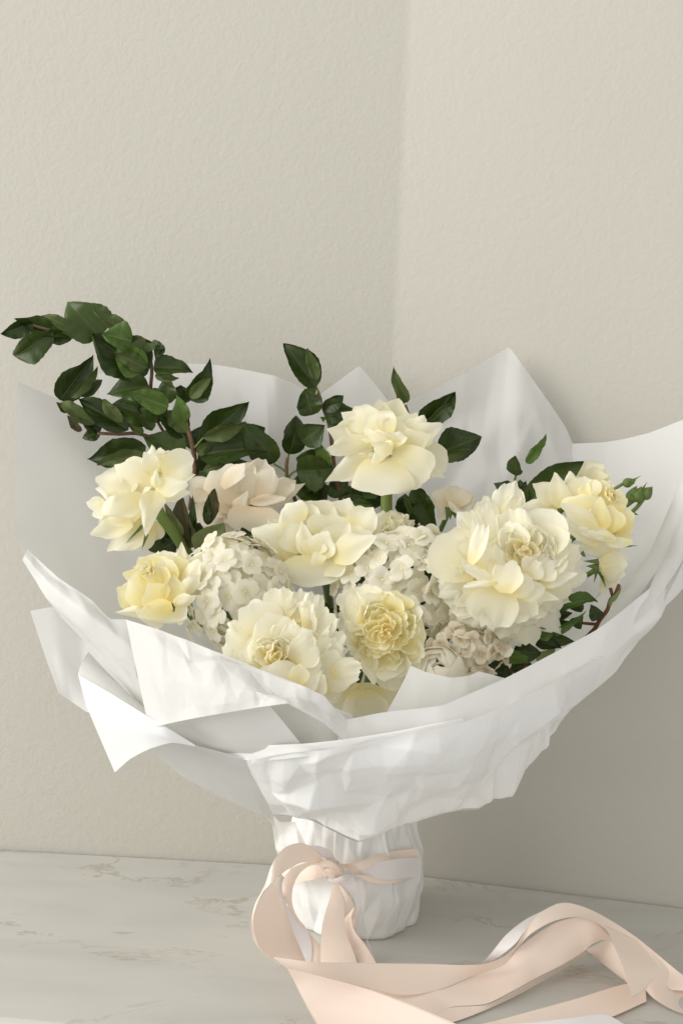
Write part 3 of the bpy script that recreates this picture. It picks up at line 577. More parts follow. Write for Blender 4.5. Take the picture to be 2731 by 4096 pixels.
# ------------------------------------------------------------------ flowers
NECK = np.array([0.018, 1.015, 0.09])
def Z(x0, y0, k=2.0): return lambda x, y: (x0 + x / k, y0 + y / k)
class Flower:
    def __init__(s, name, label, cat, conv, hub, Y, mat, group=None, stem=True, srad=.0032):
        s.c, s.Y, s.mat = conv, Y, mat
        s.k = 1.0 / (conv(1, 0)[0] - conv(0, 0)[0])
        s.hub = P(*conv(*hub), Y)
        s.root = thing(name, label, cat, s.hub, group)
        if stem:
            b = s.hub + np.array([0, .012, -.004])
            m1 = b * .7 + NECK * .3 + np.array([0, .05, .005]); e = NECK + np.array([random.uniform(-.02, .02), random.uniform(-.015, .015), -.05])
            tube('stem', [b, m1, NECK + np.array([random.uniform(-.02, .02), random.uniform(-.012, .012), 0]), e], [srad, srad * 1.1], M_STEM, s.root)
    def pt(s, x, y, d): return P(*s.c(x, y), s.Y - .01 * d)
    def p(s, bx, by, tx, ty, w, bd=0.0, td=0.0, mat=None, name='petal', **k):
        ws = w / s.k * s.Y / F_PX * 1.01
        k.setdefault('roll', random.uniform(-16, 16)); k['arch'] = k.get('arch', random.uniform(-.05, .05) / .6) * .6; k.setdefault('ruf', .026); k.setdefault('curl', random.uniform(-.04, .06)); k.setdefault('lip', random.uniform(-.14, .10))
        if s.mat is M_ROSE: k.setdefault('tr', random.uniform(.26, .42)); k.setdefault('q', random.uniform(1.0, 1.3)); k.setdefault('tipc', random.uniform(-.14, .10))
        k.setdefault('q', random.uniform(1.05, 1.8)); k.setdefault('tr', random.uniform(.16, .32)); k.setdefault('cup', random.uniform(-.06, .24)); k.setdefault('nu', 12); k.setdefault('nv', 10)
        return add_blade(name, mat or s.mat, s.root, s.pt(bx, by, bd), s.pt(tx, ty, td), ws, **k)
    def whorl(s, c, d, axis, R, rings, mat=None):
        """rings of petals round an axis given as (right, up, towards the camera)"""
        C = s.pt(c[0], c[1], d); Rm = R / s.k * s.Y / F_PX
        ax = unit(axis[0] * RGT + axis[1] * UPV - axis[2] * FWD)
        a = unit(np.cross(ax, np.array([.3, .2, .9]))); b = np.cross(ax, a); ph = random.random() * 6
        for ring in rings:
            n = ring['n']
            for i in range(n):
                ph += 2 * math.pi / n + (random.random() - .5) * .5 / n * 6.28 * .4
                th = math.radians(ring['th'] + random.uniform(-1, 1) * ring.get('jth', 7))
                e = math.cos(ph) * a + math.sin(ph) * b
                B = C + e * ring.get('r0', .05) * Rm + ax * ring.get('z0', 0) * Rm
                dr = math.cos(th) * ax + math.sin(th) * e
                L = ring['L'] * Rm * random.uniform(.88, 1.1)
                nrm = -math.cos(th) * e + math.sin(th) * ax
                add_blade('petal', ring.get('mat') or mat or s.mat, s.root, B, B + dr * L, ring['w'] * Rm * random.uniform(.85, 1.12), nrm=nrm,
                          cup=ring.get('cup', .5), arch=ring.get('arch', -.08), tipc=ring.get('tipc', 0), ruf=ring.get('ruf', .03), rf=ring.get('rf', 5), curl=ring.get('curl', 0),
                          tr=ring.get('tr', .30), q=ring.get('q', random.uniform(1.1, 1.8)), lip=.08, jag=ring.get('jag', 0), b0=ring.get('b0', .35), roll=random.uniform(-1, 1) * ring.get('jr', 10), nu=ring.get('nu', 8), nv=ring.get('nv', 8))
            ph += 1.3
    def rosette(s, cx, cy, R, d0, rings, sx=1.0, sy=1.0, jr=26):
        """overlapping layers of short petals filling the open heart of a bloom, outermost first"""
        for ri, (r0, r1, n, wf, mat) in enumerate(rings):
            off = random.random() * 6.28
            for i in range(n):
                a = off + 2 * math.pi * i / n + random.uniform(-.5, .5) / n * 3
                a2 = a + random.uniform(-.35, .35); q0 = r0 * random.uniform(.75, 1.2); q1 = r1 * random.uniform(.86, 1.12)
                d = d0 + ri * .20 + random.uniform(-.06, .06)
                s.p(cx + R * q0 * math.cos(a) * sx, cy - R * q0 * math.sin(a) * sy, cx + R * q1 * math.cos(a2) * sx, cy - R * q1 * math.sin(a2) * sy, R * wf * random.uniform(.8, 1.2),
                    d - .45, d + .25, mat=mat, cup=random.uniform(.12, .38), roll=random.uniform(-jr, jr), arch=random.uniform(-.14, .02), ruf=.06, rf=6, jag=.08, notch=random.choice([0, .1]), lip=random.uniform(-.22, .02), tr=.2, nu=9, nv=10)
    def sep(s, bx, by, tx, ty, w, bd=0, td=0, **k):
        k.setdefault('tr', .95); k.setdefault('q', 1.0); k.setdefault('pk', .3)
        return s.p(bx, by, tx, ty, w, bd, td, mat=M_SEPAL, name='sepal', nu=8, nv=4, **k)
PT = dict(tr=.50, q=1.05, curl=.14)      # pointed, edges rolled back
FAN = dict(tr=.14, q=2.4, b0=.45, pk=.75)

# --- tall rose, top centre
f = Flower('rose', 'open cream rose standing tallest, on a bare green stem above the others', 'rose', Z(1000, 1300), (1085, 1060), .965, M_ROSE, 'cream reflexed roses', stem=False)
tube('stem', [P(1543, 1850, .985), P(1545, 1970, .984), P(1544, 2080, .980), P(1535, 2300, .985), NECK + np.array([.004, 0, 0]), NECK + np.array([.004, 0, -.05])], [.0044, .0046, .0044], M_STEM, f.root)
f.whorl((1090, 1050), -1.2, (-.15, .93, .45), 270, [dict(n=9, th=78, L=1.0, w=.75, cup=.1, arch=.14, tipc=-.12, curl=.3), dict(n=9, th=52, L=.95, w=.72, cup=.35, arch=.05, tipc=-.1),
    dict(n=9, th=30, L=.98, w=.66, cup=.6), dict(n=8, th=16, L=1.0, w=.5, cup=.8), dict(n=5, th=8, L=.92, w=.4, cup=1.0, r0=.03)])
p = f.p
p(1100,920,1190,585,340,-1,-1.5, cup=.2); p(1050,920,1035,588,260,-1,-1.2,cup=.2); p(1160,960,1335,690,270,0,-.4,cup=.25); p(1240,965,1395,715,200,.2,0,cup=.15)
p(1260,965,1565,775,190,.3,.4,tipc=-.12); p(1280,970,1562,1140,300,-.4,-.6,**FAN); p(1230,975,1455,865,230,1.2,1.2,**PT)
p(1000,870,735,700,270,.4,.3,cup=.25); p(960,900,608,830,240,.6,.3,cup=.3); p(980,960,590,985,190,1.6,1.9,cup=-.35,roll=-25)
p(1010,860,815,655,260,1.0,.2,cup=.2); p(1100,900,930,700,330,1.6,.7,cup=.2); p(1200,960,900,850,150,2.0,2.0,cup=.3,roll=-30); p(1150,970,1195,840,170,2.2,1.7,cup=.4)
p(1140,1000,960,945,150,2.5,2.6,cup=.35,roll=-30); p(1100,1040,1010,965,260,2.0,2.0,cup=.35,roll=-20); p(1110,900,1180,745,300,1.2,.6,cup=.3)
p(950,1080,595,1258,210,1.2,1.4,**PT); p(1060,1075,1050,1355,500,1.8,2.6,tr=.10,q=2.5,b0=.50,pk=.9,arch=.16,curl=.1,roll=0)
p(1160,1020,1440,1225,370,1.7,2.0,tr=.2,q=1.8,b0=.4,pk=.8,arch=.16,roll=8); p(1220,1010,1560,1225,190,1.2,1.2,**PT)

# --- rose at left, seen from behind
f = Flower('rose', 'cream rose turned away to the left, its back petals and bent stem showing', 'rose', Z(300, 1700), (640, 560), .93, M_ROSE, 'cream reflexed roses', stem=False)
tube('stem', [f.pt(630, 620, .3), f.pt(690, 730, .2), f.pt(770, 830, -.2), f.pt(920, 1060, -1.5), NECK + np.array([-.01, 0, 0])], [.0042, .0046, .0046], M_STEM, f.root)
f.whorl((580, 560), -1.6, (-.75, .45, .2), 290, [dict(n=9, th=75, L=1.0, w=.8, cup=.1, arch=.12, tipc=-.1), dict(n=9, th=50, L=1.05, w=.75, cup=.35), dict(n=9, th=30, L=1.15, w=.6, cup=.6), dict(n=7, th=14, L=1.2, w=.45, cup=.8)])
p = f.p
p(650,430,622,132,200,0,-.3,**PT); p(680,380,690,160,150,.2,-.2,cup=.2); p(660,430,770,190,190,-.2,-.5); p(640,470,310,320,300,.5,.2,cup=-.1); p(630,500,170,420,330,.3,-.3,cup=-.1)
p(640,380,560,190,150,.9,.4,roll=25); p(690,350,955,280,250,1.2,1.0,tr=.15,q=2.2,b0=.5,roll=10); p(680,440,960,400,170,.4,.2); p(640,500,650,345,80,2.2,2.2,**PT)
p(650,540,930,535,170,1.3,1.1); p(645,525,912,470,165,1.9,1.9,tr=.4,q=1.6,arch=.16); p(628,525,565,882,200,2.2,2.3,tr=.6,q=1.3,arch=.17,pk=.5,roll=-8)
p(530,560,185,745,220,2.0,1.9,tr=.4,q=1.6,arch=.18,roll=-20); p(540,680,120,715,230,.9,.2); p(240,640,88,618,130,-.3,-.6); p(460,780,118,880,180,1.0,1.1,tipc=.15); p(560,780,262,1020,280,.5,.2,**PT)
p(600,800,430,1010,260,-.2,-.5); p(650,770,610,930,180,-.2,-.6); p(430,520,165,510,240,.2,-.4); p(420,600,190,790,240,.6,0)
f.sep(545,805,395,960,34,1.0,.8); f.sep(575,870,535,1003,36,1.0,.8); f.sep(640,560,700,640,60,.4,.3)

# --- blush rose behind
f = Flower('rose', 'blush cream rose in the shade, half hidden behind the left rose', 'rose', Z(500, 1400), (900, 1290), .985, M_BLUSH, 'cream reflexed roses')
f.whorl((900, 1270), -1, (.1, .85, .5), 280, [dict(n=8, th=80, L=1.0, w=.8, cup=.1, arch=.12, tipc=-.1), dict(n=8, th=45, L=1.0, w=.75, cup=.4), dict(n=8, th=22, L=1.05, w=.6, cup=.7), dict(n=6, th=10, L=1.0, w=.45, cup=.9)])
p = f.p
p(920,1200,1130,868,190,-.8,-1.2,cup=.3); p(900,1230,1005,890,230,-.6,-1.0,cup=.3); p(840,1310,850,915,430,1.2,.8,cup=-.2,tr=.15); p(780,1100,960,905,170,1.4,1.2,roll=-40)
p(1070,1185,1180,925,200,.9,.6,cup=-.2,**{'tr':.3}); p(890,1295,985,1125,120,1.7,1.5,**PT); p(1000,1215,1300,1185,95,1.4,1.3,tr=.4); p(1090,1190,1358,1045,170,.2,0); p(1130,1220,1448,1065,150,-.4,-.6,**PT)
p(1040,1255,1020,1455,440,1.6,2.2,tr=.12,q=2.5,b0=.6,pk=.6,arch=.16,roll=0); p(720,1180,515,1040,210,.2,0); p(640,1120,590,1200,150,.9,.9); p(720,1270,555,1345,210,0,-.3); p(800,1330,830,1510,190,.6,.5,**PT)

# --- big centre rose
f = Flower('rose', 'large open cream rose at the centre, just below the tallest rose', 'rose', Z(1000, 1500, 1.568), (430, 1130), .925, M_ROSE, 'cream reflexed roses')
f.whorl((430, 1130), -1.6, (-.05, .9, .45), 270, [dict(n=9, th=78, L=1.05, w=.8, cup=.1, arch=.14, tipc=-.1), dict(n=9, th=52, L=1.0, w=.75, cup=.3), dict(n=9, th=32, L=1.0, w=.65, cup=.5), dict(n=7, th=18, L=.95, w=.5, cup=.8)])
p = f.p
p(320,930,215,800,210,.4,.2,ruf=.06); p(350,910,380,800,150,.2,-.1,ruf=.06); p(420,920,500,785,260,-.3,-.6,cup=.2); p(560,930,620,775,220,-.5,-.8,cup=.2); p(500,1040,525,862,310,.6,.2,cup=.1,tr=.12)
p(640,980,780,825,200,.3,.2,cup=.1,**{'tr':.3}); p(700,990,845,870,160,-.5,-.6); p(310,1070,108,885,150,0,-.1); p(300,1120,8,955,270,.6,.5,tr=.4,q=1.6); p(335,1100,240,930,240,1.3,1.1,roll=20)
p(355,1130,322,905,120,1.9,1.6,**PT); p(390,1130,420,990,160,2.0,1.8,cup=.3); p(440,1190,398,1100,100,2.7,2.7,**PT); p(420,1150,485,980,180,2.1,1.9,cup=.25); p(470,1140,610,920,230,1.8,1.2,cup=.1)
p(540,1090,770,985,190,1.3,1.0); p(520,1150,800,1015,190,2.2,2.4,tr=.4,arch=.15); p(520,1170,585,1255,190,2.3,2.5,tr=.5,q=1.4); p(400,1125,415,1325,460,1.9,2.3,tr=.22,q=2.0,b0=.5,pk=.6,arch=.12,roll=0); p(250,1150,130,1240,200,1.0,.9,roll=10)

# --- small rose tucked behind the stem
f = Flower('rose', 'small cream rose tucked right behind the bare green stem', 'rose', Z(1000, 1500, 1.568), (910, 980), .975, M_ROSE, 'small spray roses')
f.whorl((900, 985), 0, (.2, .8, .6), 130, [dict(n=6, th=70, L=1.0, w=.9, cup=.2), dict(n=6, th=40, L=1.0, w=.8, cup=.4), dict(n=5, th=20, L=1.0, w=.6, cup=.7)])
f.p(890,970,880,845,150,.3,.3); f.p(930,980,1032,910,130,.4,.5,**PT); f.p(880,985,960,905,120,.8,.8); f.p(840,980,830,850,140,.2,0)

# --- lemon garden rose, left
f = Flower('garden_rose', 'pale lemon garden rose with cupped petals at the far left edge of the flowers', 'rose', Z(300, 1700), (670, 1370), .885, M_YELLOW, 'lemon garden roses')
f.whorl((640, 1290), -1, (-.35, .65, .65), 290, [dict(n=9, th=82, L=1.05, w=.7, cup=.1, arch=.1, mat=M_ROSE), dict(n=9, th=58, L=.95, w=.7, cup=.3), dict(n=10, th=35, L=.85, w=.6, cup=.5), dict(n=9, th=18, L=.75, w=.4, cup=.8)])
f.whorl((600, 1180), 1.2, (-.4, .6, .7), 110, [dict(n=8, th=50, L=.9, w=.6, cup=.5, ruf=.08), dict(n=8, th=25, L=.9, w=.5, cup=.6, ruf=.08), dict(n=6, th=10, L=.8, w=.4, cup=.8, ruf=.08)])
p = f.p
p(740,1180,715,1008,270,-.5,-.8,cup=.3,mat=M_ROSE); p(640,1160,640,1030,200,.4,0,cup=.3); p(850,1120,855,935,110,-.5,-.6,mat=M_ROSE,**PT); p(840,1260,800,1040,220,.2,-.2,cup=.4); p(900,1300,1110,1040,260,-.2,-.3,mat=M_ROSE,tr=.2)
p(850,1310,1000,1080,160,.8,.9,mat=M_ROSE,roll=-25,cup=-.3); p(860,1370,985,1195,130,1.4,1.5,mat=M_ROSE,cup=-.3); p(650,1420,470,1200,330,1.2,.7,cup=.2,tr=.2); p(520,1430,345,1300,210,.2,0,cup=.2); p(620,1250,500,1130,170,.9,.6,cup=.3)
p(690,1330,640,1130,200,1.5,1.1,cup=.4); p(770,1310,700,1070,180,1.2,.8,cup=.4); p(760,1420,800,1200,210,1.7,1.3,cup=.2,tr=.4); p(690,1420,590,1270,260,1.9,1.7,cup=.2,tr=.4)
p(790,1440,975,1360,120,1.9,2.1,mat=M_ROSE,cup=-.35,tr=.4); p(780,1450,495,1530,170,2.2,2.4,tr=.4,cup=-.2); p(640,1490,312,1498,110,1.2,1.2,mat=M_ROSE,**PT); p(640,1490,560,1590,260,1.2,1.5,mat=M_ROSE); p(800,1480,900,1500,220,1.4,1.6,mat=M_ROSE); p(760,1500,760,1590,280,1.2,1.5,mat=M_ROSE)
f.sep(880,1510,890,1560,40,0,0)

# --- golden rosette, centre front
f = Flower('garden_rose', 'full golden-hearted rosette rose facing forward at the centre of the bouquet', 'rose', Z(1300, 2200), (450, 680), .838, M_YELLOW, 'lemon garden roses')
p = f.p
p(260,680,135,315,150,.2,.2,mat=M_ROSE,**PT); p(330,520,315,268,320,.1,-.2,mat=M_ROSE,cup=.2); p(320,700,200,345,130,.8,.6,mat=M_ROSE,cup=-.3); p(330,700,245,330,150,1.1,.8,mat=M_ROSE,cup=-.2)
p(280,780,165,560,150,.7,.5,mat=M_ROSE); p(320,780,205,840,150,.9,.9,mat=M_ROSE); p(330,820,395,1085,150,1.1,1.4,mat=M_ROSE,tr=.5); p(480,860,600,992,340,.7,1.1,mat=M_ROSE,tr=.2); p(500,880,560,1120,280,0,.3,mat=M_ROSE)
p(600,700,808,700,330,.9,.9,cup=.2); p(540,480,570,325,320,.6,.3,cup=.25); p(610,560,730,470,260,.7,.4,cup=.25); p(640,850,800,930,220,.6,.6,mat=M_ROSE); p(440,480,420,320,260,.6,.3,cup=.25)
f.rosette(485, 665, 345, .9, [(.42,1.0,11,.66,M_ROSE),(.33,.86,11,.58,M_YELLOW),(.25,.70,10,.50,M_YELLOW),(.16,.55,9,.44,M_YELLOW),(.08,.40,7,.38,M_YELLOW),(0,.26,5,.32,M_GOLD),(-.06,.14,4,.26,M_GOLD)], sx=.94, sy=1.0, jr=42)

# --- big peony, right
f = Flower('peony', 'huge ruffled ivory peony filling the right of the bouquet', 'peony', Z(1600, 1700), (850, 1200), .885, M_PEONY, 'ivory peonies')
p = f.p
RUF = dict(ruf=.06, rf=7, jag=.08, nv=16, notch=.09)
f.whorl((860, 1180), -1.2, (.15, .25, 1), 560, [dict(n=12, th=84, L=1.0, w=.75, cup=.1, arch=.08, ruf=.05, rf=8, jag=.06, nv=14), dict(n=12, th=68, L=.95, w=.7, cup=.25, ruf=.05, rf=8, jag=.06, nv=14)])
p(850,720,890,437,270,-.8,-1.2,**RUF); p(820,760,965,560,180,-.7,-1.0,**RUF); p(720,800,650,572,220,-.4,-.6,**RUF); p(680,860,520,690,220,-.2,-.4,**RUF)
p(620,1180,270,930,470,.5,.2,tr=.15,cup=.15,ruf=.03); p(520,1160,190,1040,260,.2,-.2,**RUF); p(480,1240,290,1200,200,.4,.3,**RUF); p(700,1050,610,690,160,1.2,.9,cup=-.4,roll=30); p(660,1100,690,640,200,.8,.4,cup=.3)
p(560,1110,690,790,170,2.4,2.6,cup=.3,roll=-30,tr=.12,jag=.10,notch=.1,nv=14); p(650,1150,700,900,110,2.4,2.4,cup=-.4,roll=30)
p(930,980,890,640,330,.4,-.2,cup=.3,**RUF); p(1120,960,1140,665,440,.1,-.4,cup=.3,tr=.18); p(1120,1040,1210,790,430,.7,.1,cup=.4,tr=.2); p(960,1020,870,760,260,1.3,.9,cup=.5,**RUF); p(1000,1020,1010,800,260,1.3,.7,cup=.5,**RUF); p(1060,1020,1170,860,260,1.2,.7,cup=.5)
p(1150,1120,1400,920,280,.7,.3,cup=.3,**RUF); p(1150,1180,1405,1080,270,.9,.6,cup=.2,**RUF); p(1080,1180,1310,980,280,1.5,1.2,cup=.3,**RUF); p(1060,1200,1220,1060,260,1.9,1.7,cup=.3,**RUF); p(1000,1200,1110,1080,220,2.1,2.0,cup=.3,**RUF)
p(1210,1280,1480,1110,240,-.3,-.6,**RUF); p(1150,1300,1380,1340,260,.3,.1,**RUF); p(1120,1270,1435,1185,130,1.6,1.5,tr=.5); p(1000,1340,1265,1390,130,1.9,2.0,tr=.5,cup=-.2)
p(850,1345,865,1065,270,2.7,2.3,cup=.2,roll=-18,ruf=.06,rf=7,jag=.10,notch=.12,nv=16); p(820,1280,760,960,170,2.3,1.8,cup=-.3,roll=20); p(900,1360,1050,1210,190,2.7,2.5,cup=-.2,ruf=.05); p(960,1370,1165,1290,170,2.4,2.3,cup=-.2,ruf=.05)
p(740,1260,620,1110,180,1.4,1.2,mat=M_PEONYH,cup=.3); p(760,1180,690,1080,120,1.9,1.9,mat=M_PEONYH); p(780,1275,500,1115,95,2.2,2.6,cup=-.4,tr=.2); p(780,1260,500,1290,60,2.4,2.5,cup=-.3)
for q_ in [(790,1280,700,1600,420,1.4,1.6),(860,1330,960,1590,400,1.1,1.2),(640,1290,380,1460,320,.7,.6),(920,1390,1140,1500,300,.4,.4),(720,1320,520,1600,320,1.0,1.0)]: p(*q_, mat=M_PEONY, tr=.16, q=2.4, ruf=.05, rf=8, arch=.14, nv=16, roll=random.uniform(-6, 6))
for q_ in [(700,1400,560,1690,320,.2,.1),(770,1450,750,1770,360,0,-.1),(900,1450,960,1760,340,-.1,-.2),(600,1400,450,1620,280,.1,0),(1010,1430,1140,1650,280,-.1,-.2),(840,1420,860,1700,300,.5,.5),(640,1400,660,1640,260,.6,.6)]: p(*q_, tr=.16, ruf=.05, rf=8, jag=.05, nv=16)
f.rosette(1000, 1010, 265, 1.1, [(.45,1.0,9,.80,M_PEONY),(.33,.80,8,.70,M_PEONY),(.2,.60,7,.58,M_PEONYH),(.08,.40,5,.46,M_PEONYH),(-.08,.2,5,.34,M_PEONYH)], sx=1.25, sy=.75, jr=40)

# --- front peony, low left of centre
f = Flower('peony', 'creamy white peony low at the front, its yellow heart just over the paper edge', 'peony', Z(800, 2200), (640, 900), .815, M_PEONY, 'ivory peonies')
p = f.p
f.whorl((680, 800), -1.0, (-.1, .4, 1), 480, [dict(n=12, th=82, L=1.0, w=.7, cup=.1, arch=.08, ruf=.05, rf=8, jag=.06, nv=14), dict(n=12, th=60, L=.95, w=.7, cup=.3, ruf=.05, rf=8, jag=.06, nv=14)])
p(440,820,180,740,340,.1,-.2,**RUF); p(440,740,250,560,340,.3,0,**RUF); p(500,680,450,415,380,.3,-.2,cup=.1,ruf=.04); p(640,560,640,285,280,-.5,-.9,**RUF); p(760,580,790,295,230,-.6,-1,**RUF); p(860,620,935,322,190,-.3,-.7,cup=-.3,**RUF)
p(860,720,1050,460,280,-.3,-.6,**RUF); p(900,860,1140,640,320,.1,-.2,**RUF); p(930,900,1100,700,260,.5,.3,**RUF)
p(620,820,540,510,360,1.1,.6,cup=.15,ruf=.04); p(660,820,720,530,280,1.5,1.0,cup=.2,**RUF); p(720,860,830,590,300,1.8,1.3,cup=.2,**RUF); p(740,900,920,720,280,2.0,1.7,cup=.2,**RUF); p(760,960,970,850,260,1.8,1.6,cup=.2,**RUF)
p(580,860,400,690,320,1.2,.8,cup=.2,ruf=.04); p(560,900,310,850,320,1.0,.7,cup=.2,ruf=.04); p(560,960,350,980,300,1.0,.8,cup=.2)
p(650,1080,640,880,340,2.8,2.5,cup=-.2,ruf=.05); p(760,1090,810,920,170,2.8,2.5,mat=M_PEONYH); p(820,1100,965,1000,150,2.2,2.2,**PT); p(900,1150,990,990,190,1.8,1.9); p(950,1060,1190,900,340,.8,.8,tr=.15); p(1050,990,1312,940,220,1.0,1.2,**RUF); p(980,1080,1120,1180,280,.7,.9,**RUF); p(940,1130,1060,1260,300,.4,.5,**RUF)
f.rosette(610, 850, 230, 1.5, [(.45,1.05,10,.80,M_PEONY),(.33,.84,9,.70,M_PEONY),(.2,.62,7,.60,M_PEONYH),(.08,.40,5,.52,M_PEONYH),(-.08,.2,4,.40,M_YELLOW)], sx=1.15, sy=.85, jr=40)

# --- pale bloom low in the paper
f = Flower('rose', 'pale cream rose sunk low inside the paper below the golden rosette', 'rose', Z(800, 2200), (1330, 1160), .855, M_PEONY, 'small spray roses')
f.p(1300,1120,1320,1340,380,.4,.5,**FAN); f.p(1190,1130,1120,1290,220,.3,.3,**FAN); f.p(1440,1100,1530,1260,220,.4,.4,**FAN); f.p(1240,1150,1200,1400,300,-.2,-.1); f.p(1400,1150,1420,1390,300,-.1,0); f.p(1120,1100,1060,1260,260,-.3,-.2); f.p(1480,1050,1560,1200,260,-.2,0); f.p(1330,1060,1330,1260,330,-.5,-.3); f.p(1250,1060,1160,1250,280,-.4,-.3)

# --- closed ball bloom
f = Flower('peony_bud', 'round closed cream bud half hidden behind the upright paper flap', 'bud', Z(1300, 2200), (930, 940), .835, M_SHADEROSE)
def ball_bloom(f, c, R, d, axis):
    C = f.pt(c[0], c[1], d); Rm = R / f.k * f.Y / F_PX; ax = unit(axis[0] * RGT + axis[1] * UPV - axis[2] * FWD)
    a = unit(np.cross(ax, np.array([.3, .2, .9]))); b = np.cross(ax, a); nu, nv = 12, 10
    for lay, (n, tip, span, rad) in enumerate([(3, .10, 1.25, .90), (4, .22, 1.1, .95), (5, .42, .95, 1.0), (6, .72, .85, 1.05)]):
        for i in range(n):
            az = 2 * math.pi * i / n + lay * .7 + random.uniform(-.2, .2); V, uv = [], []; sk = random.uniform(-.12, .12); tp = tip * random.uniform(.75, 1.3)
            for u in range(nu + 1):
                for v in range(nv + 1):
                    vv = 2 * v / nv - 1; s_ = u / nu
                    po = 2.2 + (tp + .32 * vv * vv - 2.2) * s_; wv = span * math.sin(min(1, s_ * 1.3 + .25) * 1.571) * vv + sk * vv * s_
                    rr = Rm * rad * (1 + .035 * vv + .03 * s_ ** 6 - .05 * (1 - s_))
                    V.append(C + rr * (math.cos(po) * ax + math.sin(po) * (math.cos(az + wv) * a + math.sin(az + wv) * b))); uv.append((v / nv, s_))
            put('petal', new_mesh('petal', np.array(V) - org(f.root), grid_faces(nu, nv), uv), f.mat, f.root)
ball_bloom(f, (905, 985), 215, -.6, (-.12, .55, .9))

# --- lemon garden rose, right
f = Flower('garden_rose', 'pale lemon garden rose leaning right, above the white rosebud', 'rose', Z(1947, 1700), (820, 780), .925, M_YELLOW, 'lemon garden roses')
p = f.p
f.whorl((850, 760), -1.4, (.35, .5, .75), 290, [dict(n=10, th=82, L=1.0, w=.7, cup=.1, arch=.1, mat=M_ROSE), dict(n=10, th=60, L=.95, w=.7, cup=.3), dict(n=10, th=38, L=.9, w=.6, cup=.5), dict(n=9, th=20, L=.85, w=.45, cup=.7)])
p(570,600,370,470,200,-.4,-.5,mat=M_ROSE,tr=.35); p(600,660,540,385,190,.2,0,mat=M_ROSE,tr=.45,q=1.5); p(690,540,655,362,160,-.4,-.6,mat=M_ROSE,**PT); p(560,670,290,670,160,-.9,-1,mat=M_ROSE)
p(770,600,780,405,280,.2,-.2,cup=.25,mat=M_ROSE); p(880,570,935,438,200,.1,-.1,cup=.2); p(770,580,805,455,120,1.1,.9,**PT); p(770,725,760,550,330,1.6,1.2,cup=-.25,tr=.15); p(890,850,905,555,200,1.9,1.4,**PT); p(960,860,990,640,250,1.6,1.2,cup=-.15); p(1040,850,1090,640,220,1.2,.9,cup=-.1)
p(980,700,1070,530,200,.7,.4,cup=.3); p(1040,810,1168,755,190,.7,.6); p(1040,880,1168,870,130,.9,.9,cup=-.2)
p(880,840,592,625,150,2.1,2.2,mat=M_ROSE,cup=-.35,tr=.3); p(890,970,630,760,130,1.5,1.5,mat=M_ROSE,cup=-.3); p(1020,905,720,820,110,2.0,2.0,mat=M_ROSE,cup=-.3); p(1030,920,800,850,90,2.2,2.2,mat=M_ROSE,cup=-.3); p(1160,935,940,940,90,1.8,1.8,mat=M_ROSE,cup=-.25); p(1060,1030,700,970,130,.8,.8,mat=M_ROSE,cup=-.25)
f.whorl((960, 590), 1.0, (.5, .5, .7), 110, [dict(n=9, th=45, L=1.0, w=.6, cup=.4, ruf=.1), dict(n=8, th=20, L=.85, w=.5, cup=.4, ruf=.1, mat=M_GOLD)])
f.sep(1040,975,1205,965,30,.4,.3,tr=.8)

# --- shaded spray rose and white rose behind
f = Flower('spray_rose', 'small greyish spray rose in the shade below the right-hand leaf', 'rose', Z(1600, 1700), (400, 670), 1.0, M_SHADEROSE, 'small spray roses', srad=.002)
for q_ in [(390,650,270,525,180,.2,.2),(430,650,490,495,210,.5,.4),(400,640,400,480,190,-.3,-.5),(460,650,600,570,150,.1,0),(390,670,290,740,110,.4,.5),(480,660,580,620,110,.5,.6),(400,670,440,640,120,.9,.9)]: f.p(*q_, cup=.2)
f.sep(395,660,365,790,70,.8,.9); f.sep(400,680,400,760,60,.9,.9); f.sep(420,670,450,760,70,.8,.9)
f = Flower('spray_rose', 'small white rose peeping out behind the big dark leaf at right', 'rose', Z(1947, 1700), (850, 410), .985, M_ROSE, 'small spray roses')
for q_ in [(830,420,800,278,230,.2,0),(900,430,970,372,160,.2,.1),(800,430,730,350,160,0,0),(850,440,870,330,200,.5,.4),(930,460,960,420,110,.4,.4),(880,440,930,330,160,-.1,-.2)]: f.p(*q_, cup=.2)
# --- white rosebud
f = Flower('rosebud', 'white rosebud with green sepals lying sideways below the right-hand lemon rose', 'bud', Z(1947, 1700), (910, 1130), .92, M_ROSE, srad=.002)
for q_ in [(905,1120,1125,1050,150,.2,.1),(900,1130,1120,1120,240,.7,.6),(910,1160,1100,1200,200,.5,.4),(930,1190,1070,1280,190,.3,.2),(920,1080,1060,1045,90,.4,.3),(915,1150,1110,1160,180,.9,.7)]: f.p(*q_, cup=-.5, arch=.1, tr=.2)
for q_ in [(895,1130,790,1125,80),(890,1090,758,1088,50),(890,1160,790,1195,40),(880,1150,852,1272,40),(900,1170,955,1315,46),(900,1180,965,1230,30),(780,1030,720,1050,60)]: f.sep(*q_, .5, .6)
f.p(900,1260,1000,1300,150,-.4,-.5)
